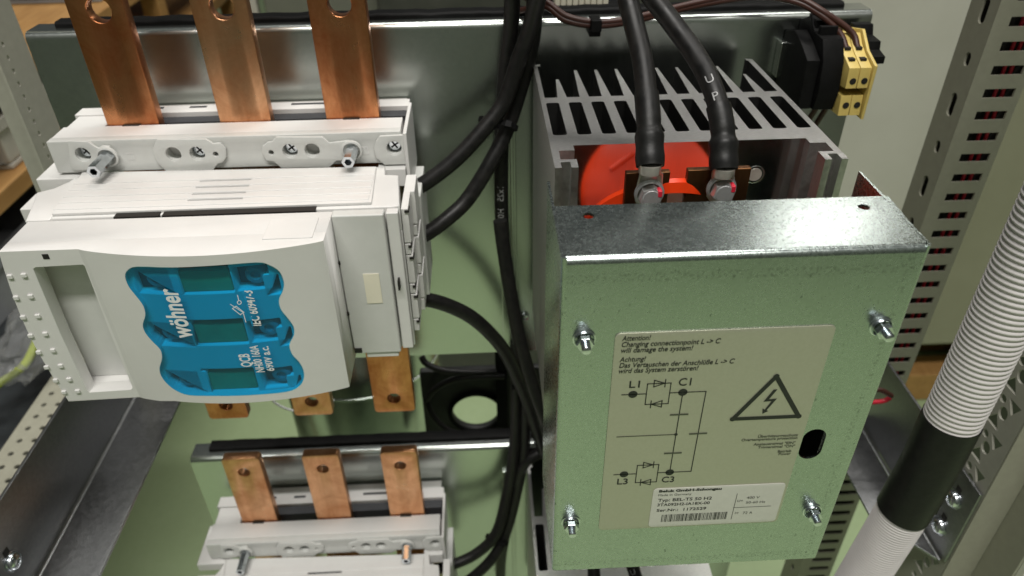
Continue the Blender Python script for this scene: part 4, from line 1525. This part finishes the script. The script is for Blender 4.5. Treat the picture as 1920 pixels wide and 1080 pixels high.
grp3 = 'brown control wires of the terminal block'
for k, dx in enumerate((0, 1)):
    ex = tx0 + 0.0046 + k * 0.0098
    e = Vector((ex, 0.2895, -0.1985))
    pts = [at(975 + 10 * k, 20 - 25 * k, 0.350)] + [at(x + 4 * k, y - 7 * k, Y) for x, y, Y in ((1022, 12, 0.330), (1060, 38, 0.322), (1117, 48, 0.320), (1180, 41, 0.322), (1250, 24, 0.330), (1330, 6, 0.336), (1420, -6, 0.333), (1490, 3, 0.320), (1538, 28, 0.307))]
    pts += [at(1574 + 22 * k, 62 - 2 * k, 0.298), e]
    P = curve_pts(pts, 8)
    bm = B()
    sweep(bm, P, 0.0028, 10)
    tag(put('brown_wire', bm, M_BROWN, loc=e, smooth=60), ('brown wire ending in the inner yellow terminal', 'brown wire ending in the outer yellow terminal beside the end plate')[k], 'wire', grp3)
    b0 = Vector((tx0 - 0.002 + k * 0.0095, 0.300, -0.2495))
    P = curve_pts([b0, b0 + Vector((-0.004, 0.006, -0.02)), b0 + Vector((-0.012, 0.012, -0.05)), b0 + Vector((-0.03, 0.02, -0.10))], 8)
    bm = B()
    sweep(bm, P, 0.0026, 10)
    tag(put('brown_wire', bm, M_BROWN, loc=b0, smooth=60), ('brown wire leaving the underside of the inner yellow terminal', 'brown wire leaving the underside of the outer yellow terminal')[k], 'wire', grp3)
p = at(1117, 46, 0.316)
bm = B()
box(bm, p.x - 0.0045, p.x + 0.0045, 0.310, 0.3275, p.z - 0.0050, p.z + 0.0050)
box(bm, p.x - 0.0055, p.x + 0.0045, 0.314, 0.3400, p.z - 0.0100, p.z - 0.0048)
tag(put('cable_clip', bm, M_BLACK, loc=p, bevel=0.0008), 'small black clip holding the brown wires at the plate top', 'clip')

# ------------------------------------------------------------------ rack posts and rails
RX = 0.45
o = empty('rack_post', (RX, 0.315, FZ), 'olive grey slotted rack post behind the module, red wires inside', 'rack post', 'perforated rack posts')
zs = [-0.1869 - 0.02172 * k for k in range(-18, 46)]
bm = B()
for xa, xb in ((RX, 0.4645), (0.4940, 0.5005)):
    box(bm, xa, xb, 0.315, 0.3172, FZ, 0.25)
cuts = [0.25] + [v for z in zs for v in (z + 0.0040, z - 0.0048)] + [FZ]
for za, zb in zip(cuts[0::2], cuts[1::2]):
    box(bm, 0.4645, 0.4940, 0.315, 0.3172, zb, za)
put('front_face', bm, M_POST, o)
hol = []
for k in range(-6, 20):
    z = -0.182 - 0.0437 * k
    big = (k % 2 == 0)
    h_, w_ = (0.0115, 0.0048) if big else (0.0064, 0.0042)
    lp_ = []
    for j in range(9):
        a = math.pi * j / 8
        lp_.append((0.3335 + w_ * math.cos(a), z + (h_ - w_) + w_ * math.sin(a)))
    for j in range(9):
        a = math.pi + math.pi * j / 8
        lp_.append((0.3335 + w_ * math.cos(a), z - (h_ - w_) + w_ * math.sin(a)))
    hol.append(lp_)
put('side_face', prism([rect2(0.3176, 0.3560, FZ, 0.25)] + hol, 0.0022, 0.0, 'side', RX + 0.0002), M_POST, o, smooth=30)
bm = B()
box(bm, 0.4985, 0.5004, 0.3174, 0.3558, FZ, 0.25)
box(bm, 0.4525, 0.5004, 0.3562, 0.3582, FZ, 0.25)
put('return_flange', bm, M_DARKCAB, o)
for k in range(2):
    P = curve_pts([Vector((0.4880 - k * 0.0070 + 0.001 * math.sin(z * 9 + k), 0.3215, z)) for z in [0.25 - 0.08 * i for i in range(13)]], 4)
    bm = B()
    sweep(bm, P, 0.0017, 8)
    tag(put('red_wire', bm, M_REDMARK, loc=P[-1], smooth=60), ('red wire inside the slotted post nearer its outer edge', 'red wire inside the slotted post nearer the mounting plate')[k], 'wire', 'red wires inside the slotted post')

o = empty('rack_post', (RX, 0.10, FZ), 'front rack post with hexagon cut-outs behind the white hose', 'rack post', 'perforated rack posts')
hol = []
for k in range(-2, 16):
    z = -0.455 - 0.0440 * k
    yc = 0.1260
    R_ = 0.0160
    tri = [(yc - R_ * 0.2, z + R_ * 0.15), (yc + R_ * 0.95, z + R_ * 0.15), (yc + R_ * 0.35, z + R_ * 1.05)]
    hol.append(tri)
    tri2 = [(yc - R_ * 0.95, z - R_ * 0.20), (yc + R_ * 0.1, z - R_ * 0.20), (yc - R_ * 0.5, z - R_ * 1.05)]
    hol.append(tri2)
    hol.append(circle2(yc + R_ * 0.45, z - R_ * 0.65, R_ * 0.26, 10))
    hol.append(circle2(yc, z - 0.022, R_ * 0.36, 12, R_ * 0.42))
put('side_face', prism([rect2(0.1035, 0.1750, FZ, 0.25)] + hol, 0.0022, 0.0, 'side', RX + 0.0042), M_PALEPOST, o, smooth=30)
bm = B()
box(bm, RX + 0.0042, 0.4850, 0.1010, 0.1034, FZ, 0.25)
box(bm, 0.4852, 0.4880, 0.0650, 0.1034, FZ, 0.25)
put('front_face', bm, M_POST, o, bevel=0.0008)
hol = [rect2(0.4960 + 0.010 * j, 0.5010 + 0.010 * j, -0.62 - 0.014 * k, -0.611 - 0.014 * k, 0.001, 2) for k in range(22) for j in range(2)]
hol += [circle2(0.4905, -0.58 - 0.03 * k, 0.0012, 8) for k in range(14)]
put('outer_flange', prism([rect2(0.4882, 0.5350, FZ, 0.25)] + hol, 0.0022, 0.0, 'front', 0.0650), M_PALEPOST, o, smooth=30)
bm = B()
box(bm, RX + 0.030, 0.535, 0.172, 0.1745, FZ, 0.25)
put('inner_back', bm, M_DARKCAB, o)

o = empty('rack_post', (-RX, 0.40, -0.63), 'pale rack post with a column of small holes behind the copper bars', 'rack post', 'perforated rack posts')
hol = [circle2(0.3925, -0.180 - 0.0128 * k, 0.0026, 10) for k in range(-16, 34)]
put('side_face', prism([rect2(0.3770, 0.4300, -0.63, 0.25)] + hol, 0.0022, 0.0, 'side', -RX - 0.0022), M_PALEPOST, o, smooth=30)
bm = B()
box(bm, -RX - 0.05, -RX - 0.0024, 0.4275, 0.4300, -0.63, 0.25)
put('return_flange', bm, M_PALEPOST, o)


def rail(s, ztop, zfold, y0, y1, flange_x, label, screws):
    X = s * RX
    o = empty('cross_rail', (X, (y0 + y1) / 2, zfold), label, 'rail', 'dark steel cross rails of the rack')
    t = 0.0032
    bm = B()
    bm2 = prism([[(y0, zfold + 0.003), (y0, ztop), (y1, ztop), (y1, zfold + 0.003)]], t, 0.0006, 'side', X if s > 0 else X - t)
    join(bm, bm2)
    # rounded fold and flange with a clipped corner
    a = [(flange_x, y0 + 0.058), (X - s * 0.003, y0 + 0.006), (X - s * 0.003, y1), (flange_x, y1)]
    join(bm, prism([a], t, 0.0004, 'plan', zfold - t))
    n = 6
    V = []
    for k in range(n + 1):
        an = math.radians(90 * k / n)
        V.append((X - s * 0.003 + s * 0.003 * math.sin(an), zfold + 0.003 - 0.003 * math.cos(an)))
    for (xa, za), (xb, zb) in zip(V, V[1:]):
        bm.faces.new([bm.verts.new(p) for p in ((xa, y0 + 0.004, za), (xb, y0 + 0.004, zb), (xb, y1, zb), (xa, y1, za))])
    put('angle_sheet', bm, M_RAIL, o, smooth=35)
    for px, py in screws:
        q = at_x(px, py, X)
        bm = B()
        d = (-s, 0, 0)
        lathe(bm, q, d, [(0, 0.0105), (0.0012, 0.0105), (0.0014, 0.0088), (0.0036, 0.0086), (0.0058, 0.0066), (0.0064, 0.0030), (0.0050, 0.0026), (0.0050, 0)], 24)
        put('screw', bm, M_ZINC, o, smooth=40)
        bm = B()
        box(bm, X - s * 0.0004 - 0.0002, X - s * 0.0004 + 0.0002, q.y - 0.0035, q.y + 0.0035, q.z + 0.004, q.z + 0.0165)
        put('adjusting_slot', bm, M_HOLE, o)
    return o


rail(1, -0.560, -0.666, 0.103, 0.3145, 0.402, 'dark steel cross rail under the white hose, two screws at its front end', ((1790, 935), (1763, 985)))
rail(-1, -0.5350, -0.6360, -0.02, 0.3765, -0.390, 'dark steel cross rail below the switch handle, one screw near the floor edge', ((22, 1052),))

P = curve_pts([at(*q) for q in ((1590, 757, 0.24), (1620, 755, 0.24), (1655, 752, 0.24), (1670, 745, 0.24))], 8)
bm = B()
sweep(bm, P, 0.0026, 10)
tag(put('red_wire', bm, M_REDMARK, loc=P[0], smooth=60), 'short red wire sticking out behind the cover above the dark rail', 'wire')
P = curve_pts([at(*q) for q in ((1590, 740, 0.235), (1620, 732, 0.235), (1650, 731, 0.235), (1672, 742, 0.235))], 8)
bm = B()
sweep(bm, P, 0.0028, 10)
tag(put('brown_wire', bm, M_BROWN, loc=P[0], smooth=60), 'short brown wire just above the red one behind the cover', 'wire')

# ------------------------------------------------------------------ white hose with black sleeve
cp = [Vector((0.3885, 0.100, 0.10)), Vector((0.3885, 0.100, -0.10)), Vector((0.3882, 0.100, -0.26)), Vector((0.3870, 0.100, -0.37)), Vector((0.3852, 0.100, -0.46)), Vector((0.3830, 0.100, -0.53)), Vector((0.3700, 0.100, -0.66)), Vector((0.3560, 0.100, -0.78)), Vector((0.340, 0.10, -0.90))]
P = curve_pts(cp, 40)
# resample evenly: six samples per corrugation
L = [0.0]
for a, b in zip(P, P[1:]): L.append(L[-1] + (b - a).length)
pts, amp, k = [], [], 0
d, ph = 0.0, 0
shape = (1.0, 0.85, 0.2, 0.0, 0.2, 0.85)
rnd = random.Random(11)
while d < L[-1]:
    while L[k + 1] < d: k += 1
    p = P[k].lerp(P[k + 1], (d - L[k]) / (L[k + 1] - L[k]))
    pts.append(p)
    fine = p.z < -0.515
    amp.append((0.0012 if fine else 0.0014) * shape[ph % 6])
    if ph % 6 == 0: pitch = (0.0031 if fine else 0.0049) * rnd.uniform(0.97, 1.03)
    d += pitch / 6
    ph += 1
bm = B()
sweep(bm, pts, lambda i: 0.0212 + amp[i], 36)
hose = put('corrugated_hose', bm, M_HOSE, loc=(0.3885, 0.1, -0.9), smooth=60)
tag(hose, 'white corrugated plastic hose hanging in front of the rack post', 'hose')
a = min(range(len(pts)), key=lambda i: abs(pts[i].z + 0.452))
b = min(range(len(pts)), key=lambda i: abs(pts[i].z + 0.574))
Q = pts[a:b:4]
bm = B()
u = None
rings = []
n = 40
for i, p in enumerate(Q):
    t = (Q[min(i + 1, len(Q) - 1)] - Q[max(i - 1, 0)]).normalized()
    x = (Vector((1, 0, 0)) - t * t.x).normalized()
    y = t.cross(x)
    rings.append([bm.verts.new(p + (x * math.cos(2 * math.pi * j / n) + y * math.sin(2 * math.pi * j / n)) * (0.0233 + 0.0002 * math.sin(3 * 2 * math.pi * j / n + i * 0.05))) for j in range(n)])
for r1, r2_ in zip(rings, rings[1:]):
    for j in range(n): bm.faces.new((r1[j], r1[(j + 1) % n], r2_[(j + 1) % n], r2_[j]))
# lapped free end standing off on the far side
top, bot = rings[0], rings[-1]
sl = put('tape_sleeve', bm, M_SLEEVE, loc=(0.383, 0.1, -0.6), smooth=60)
sd = sl.modifiers.new('thick', 'SOLIDIFY')
sd.thickness = 0.0012
tag(sl, 'wide black sleeve wrapped round the white corrugated hose', 'sleeve')
bm = B()
fl = [(0.4065, 0.092), (0.4110, 0.101), (0.4130, 0.112), (0.4105, 0.121), (0.4050, 0.124), (0.3980, 0.123)]
FV = [[bm.verts.new((x_ , y_, z_)) for x_, y_ in fl] for z_ in (-0.572, -0.450)]
for i in range(len(fl) - 1): bm.faces.new((FV[0][i], FV[0][i + 1], FV[1][i + 1], FV[1][i]))
f_ = put('loose_flap', bm, M_SLEEVE, sl, smooth=60)
sd = f_.modifiers.new('thick', 'SOLIDIFY')
sd.thickness = 0.0010

# ------------------------------------------------------------------ background: cabinets on a pallet
def cabinet(x0, x1, y0, y1, z0, z1, mat, name, label, grp_=None):
    o = empty(name, ((x0 + x1) / 2, (y0 + y1) / 2, z0), label, 'cabinet', grp_)
    bm = B()
    box(bm, x0, x1, y0, y1, z0, z1)
    put('body', bm, mat, o, bevel=0.008)
    return o


c = cabinet(0.86, 1.195, 1.45, 2.2, -1.518, 0.6, M_CABINET, 'grey_cabinet', 'pale grey cabinet side standing behind the mounting plate corner')
c2 = cabinet(1.20, 2.6, 1.42, 2.2, -1.515, 0.6, M_OLIVE, 'olive_cabinet', 'olive grey cabinet standing on the pallet behind the slotted post')
o = empty('wooden_pallet', (1.7, 1.6, FZ), 'wooden pallet under the olive cabinet', 'pallet')
for k in range(3):
    bm = B()
    box(bm, 0.86, 2.6, 1.46 + 0.25 * k, 1.56 + 0.25 * k, FZ + 0.002, FZ + 0.12)
    put('skid', bm, M_WOOD, o, bevel=0.006)
for k in range(3):
    bm = B()
    box(bm, 0.90 + 0.75 * k, 1.05 + 0.75 * k, 1.47, 2.15, FZ + 0.122, -1.5195)
    put('block', bm, M_DARKSHELF, o, bevel=0.004)

# dark machine cabinet far behind the top edge
cabinet(-0.62, -0.29, 1.9, 2.5, FZ, -0.30, plain('dull_grey_cabinet_paint', (0.16, 0.165, 0.13), 0.5, 0, 0.1, 6), 'dull_cabinet', 'dull grey cabinet seen between the copper bar tops')
cabinet(-0.27, 0.84, 1.7, 2.4, FZ, -0.36, M_DARKCAB, 'dark_cabinet', 'dark cabinet above the mounting plate')
o = empty('cabinet_door_strip', (-0.655, 1.9, FZ), 'narrow pale door edge beside the dull grey cabinet', 'door edge')
bm = B()
box(bm, -0.672, -0.640, 1.9, 1.93, FZ, -0.2)
put('edge', bm, M_CARD, o, bevel=0.003)
bm = B()
box(bm, -0.700, -0.676, 1.9, 1.93, FZ, -0.2)
put('wood_strip', bm, M_WOOD, o, bevel=0.003)
# beige terminal strip peeping in at the top
o = empty('terminal_strip', (0.09, 0.45, -0.17), 'beige terminal strip at the top edge above the cable clip', 'terminal strip')
p0, p1 = at(1040, 12, 0.44), at(1142, 6, 0.44)
for k in range(9):
    bm = B()
    xa = p0.x + (p1.x - p0.x) * k / 9
    xb = p0.x + (p1.x - p0.x) * (k + 0.9) / 9
    box(bm, xa, xb, 0.440, 0.475, p0.z, p0.z + 0.035)
    put('terminal', bm, M_CREAM, o, bevel=0.001)
bm = B()
box(bm, p0.x - 0.012, p1.x + 0.012, 0.436, 0.490, p0.z - 0.014, p0.z - 0.0006)
put('strip_base', bm, M_BLACK, o, bevel=0.001)

# ------------------------------------------------------------------ background: shelving on the far side
o = empty('storage_shelf', (-1.0, 1.1, FZ), 'blurred wooden storage shelf behind the pale perforated post', 'shelf')
SX = -0.85
for z, h_, m in ((-0.447, 0.030, M_WOOD), (-0.610, 0.034, M_WOOD), (-0.92, 0.05, M_WOOD)):
    bm = B()
    box(bm, -1.55, SX, 0.35, 2.4, z - h_ / 2, z + h_ / 2)
    put('board', bm, m, o, bevel=0.003)
for y in (0.35, 1.75, 2.36):
    bm = B()
    box(bm, SX - 0.05, SX - 0.003, y, y + 0.05, FZ, 0.2)
    put('upright', bm, M_WOOD, o, bevel=0.003)
bm = B()
box(bm, -1.56, -1.53, 0.35, 2.4, FZ, 0.2)
put('back_board', bm, M_DARKSHELF, o)


def crate(name, x0, x1, y0, y1, z0, z1, mat, label, cat):
    o = empty(name, ((x0 + x1) / 2, (y0 + y1) / 2, z0), label, cat)
    t = 0.012
    bm = B()
    box(bm, x0, x1, y0, y1, z0, z0 + t)
    for a in ((x0, x0 + t, y0, y1), (x1 - t, x1, y0, y1), (x0 + t, x1 - t, y0, y0 + t), (x0 + t, x1 - t, y1 - t, y1)):
        box(bm, *a, z0 + t + 0.0005, z1)
    put('shell', bm, mat, o, bevel=0.004)
    bm = B()
    box(bm, x0 - 0.008, x1 + 0.008, y0 - 0.008, y0 + 0.002, z1 - 0.02, z1 + 0.003)
    box(bm, x1 - 0.002, x1 + 0.008, y0 + 0.0025, y1 + 0.008, z1 - 0.02, z1 + 0.003)
    put('rim', bm, mat, o, bevel=0.003)
    return o


crate('storage_bin', -1.30, -0.87, 0.95, 1.45, -0.593, -0.50, M_CARD, 'pale flat box on the shelf below the top board', 'box')
crate('storage_bin', -1.35, -0.88, 0.62, 1.25, -0.895, -0.70, M_BIN, 'grey bin on the shelf beside the switch handle', 'bin')
crate('storage_bin', -1.35, -0.90, 1.40, 1.95, -0.895, -0.68, M_DARKSHELF, 'dark bin farther along the same shelf', 'bin')
crate('storage_bin', -1.30, -0.88, 1.5, 2.2, -0.432, -0.30, M_BIN, 'grey box on the topmost shelf board', 'box')

# perforated metal strip, bag and green-yellow wire near the handle
o = empty('perforated_strip', (-0.66, 0.55, -0.86), 'pale perforated metal strip lying beyond the switch handle', 'metal strip')
hol = [circle2(-0.655 + 0.020 * i, 0.34 + 0.0235 * j, 0.0040, 8) for i in range(3) for j in range(16)]
put('sheet', prism([rect2(-0.672, -0.598, 0.30, 0.76)] + hol, 0.003, 0.0, 'plan', -0.750), M_POST, o, smooth=30)
bm = B()
box(bm, -0.600, -0.598, 0.30, 0.76, -0.80, -0.7505)
put('lip', bm, M_PALEPOST, o)
bm = B()
box(bm, -0.670, -0.602, 0.30, 0.76, -0.80, -0.765)
put('core', bm, M_DARKSHELF, o)
bm = bmesh.new()
bmesh.ops.create_icosphere(bm, subdivisions=4, radius=1.0)
rnd = random.Random(3)
from mathutils import noise
for v in bm.verts:
    nn = noise.noise(v.co * 2.2) * 0.35 + noise.noise(v.co * 6) * 0.16
    v.co = Vector((v.co.x * 0.050, v.co.y * 0.10, v.co.z * 0.040)) * (1 + nn)
    v.co += Vector((-0.700, 0.60, -0.707))
tag(put('plastic_bag', bm, M_FILM, loc=(-0.735, 0.52, -0.75), smooth=30), 'clear crumpled plastic bag beyond the switch handle', 'bag')
P = curve_pts([at_z(-40, 742, -0.742), at_z(10, 712, -0.742), at_z(45, 685, -0.742), at_z(62, 655, -0.740), at_z(80, 610, -0.742)], 8)
bm = B()
sweep(bm, P, 0.0065, 10)
tag(put('earth_wire', bm, M_GREEN, loc=P[0], smooth=60), 'yellow-green wire lying on the perforated strip', 'wire')
o = empty('lower_trolley', (-0.80, 0.5, -1.05), 'dark trolley with a wooden edge under the perforated strip', 'trolley')
bm = B()
box(bm, -1.25, -0.700, 0.24, 0.80, -1.00, -0.803)
put('tray', bm, M_DARKSHELF, o, bevel=0.004)
bm = B()
box(bm, -1.25, -0.79, 0.24, 0.80, -1.08, -1.0005)
put('deck', bm, M_WOOD, o, bevel=0.004)
for x in (-1.22, -1.00):
    bm = B()
    cyl(bm, (x, 0.30, FZ), (x, 0.30, -1.0805), 0.02, n=10)
    put('leg', bm, M_DARKCAB, o)

# ------------------------------------------------------------------ behind the gap between the plates
o = empty('metal_can', (-0.205, 0.57, -1.05), 'shiny metal cylinder behind the ends of the copper bars in the gap', 'metal cylinder')
bm = B()
lathe(bm, (-0.205, 0.57, -1.05), (0, 0, 1), [(0, 0), (0, 0.120), (0.004, 0.123), (0.424, 0.123), (0.428, 0.120), (0.428, 0)], 72)
put('can_body', bm, M_PLATE, o, smooth=40)
bm = B()
lathe(bm, (-0.205, 0.57, -0.735), (0, 0, 1), [(0, 0.1234), (0.001, 0.1250), (0.005, 0.1250), (0.006, 0.1234)], 72)
put('can_seam', bm, M_PLATE, o, smooth=40)

o = empty('ring_holder', (-0.03, 0.45, -0.83), 'black plastic frame with a round opening showing the green floor', 'ring holder')
cc = at(893, 765, 0.45)
yy0 = 0.443
l0, l1 = at(793, 760, 0.443).x, at(1040, 760, 0.443).x
zt_, zb_ = at(880, 694, 0.443).z, at(880, 852, 0.443).z
put('holder_plate', prism([rect2(l0, l1, zb_, zt_, 0.004, 3), circle2(cc.x, cc.z, 0.0345, 40)], 0.010, 0.001, 'front', yy0), M_DARKGREY, o, smooth=35)
bm = B()
tor = [Vector((cc.x + 0.0375 * math.cos(2 * math.pi * k / 40), yy0 - 0.003, cc.z + 0.0375 * math.sin(2 * math.pi * k / 40))) for k in range(41)]
sweep(bm, tor, 0.0035, 8)
put('rim_ring', bm, M_BLACK, o, smooth=60)
bm = B()
box(bm, at(931, 760, 0.436).x, at(952, 760, 0.436).x, 0.425, 0.442, zb_ - 0.05, zt_ + 0.07)
put('bar', bm, M_BLACK, o, bevel=0.001)
grp4 = 'thin black leads looped behind the gap'
for k, pts_ in enumerate(([(790, 668, 0.43), (800, 682, 0.425), (830, 694, 0.42), (880, 698, 0.42), (930, 697, 0.425)],
                          [(800, 750, 0.43), (815, 730, 0.425), (850, 712, 0.42), (900, 706, 0.42), (945, 705, 0.425)],
                          [(800, 752, 0.43), (812, 780, 0.425), (840, 806, 0.42), (880, 815, 0.42), (930, 812, 0.42)])):
    P = curve_pts([at(*q) for q in pts_], 8)
    bm = B()
    sweep(bm, P, 0.0045, 10)
    tag(put('black_lead', bm, M_RUBBER, loc=P[0], smooth=60), ('thin black lead nearest the plate edge above the round opening', 'thin black lead arching over the round opening', 'thin black lead sagging under the round opening')[k], 'wire', grp4)
P = curve_pts([at(*q) for q in ((500, 738, 0.40), (520, 758, 0.40), (550, 770, 0.40), (585, 771, 0.40), (612, 766, 0.40), (625, 750, 0.40))], 8)
bm = B()
sweep(bm, P, 0.0015, 8)
tag(put('white_wire', bm, M_WPRINT, loc=P[0], smooth=60), 'thin white wire sagging behind the middle busbar end', 'wire')
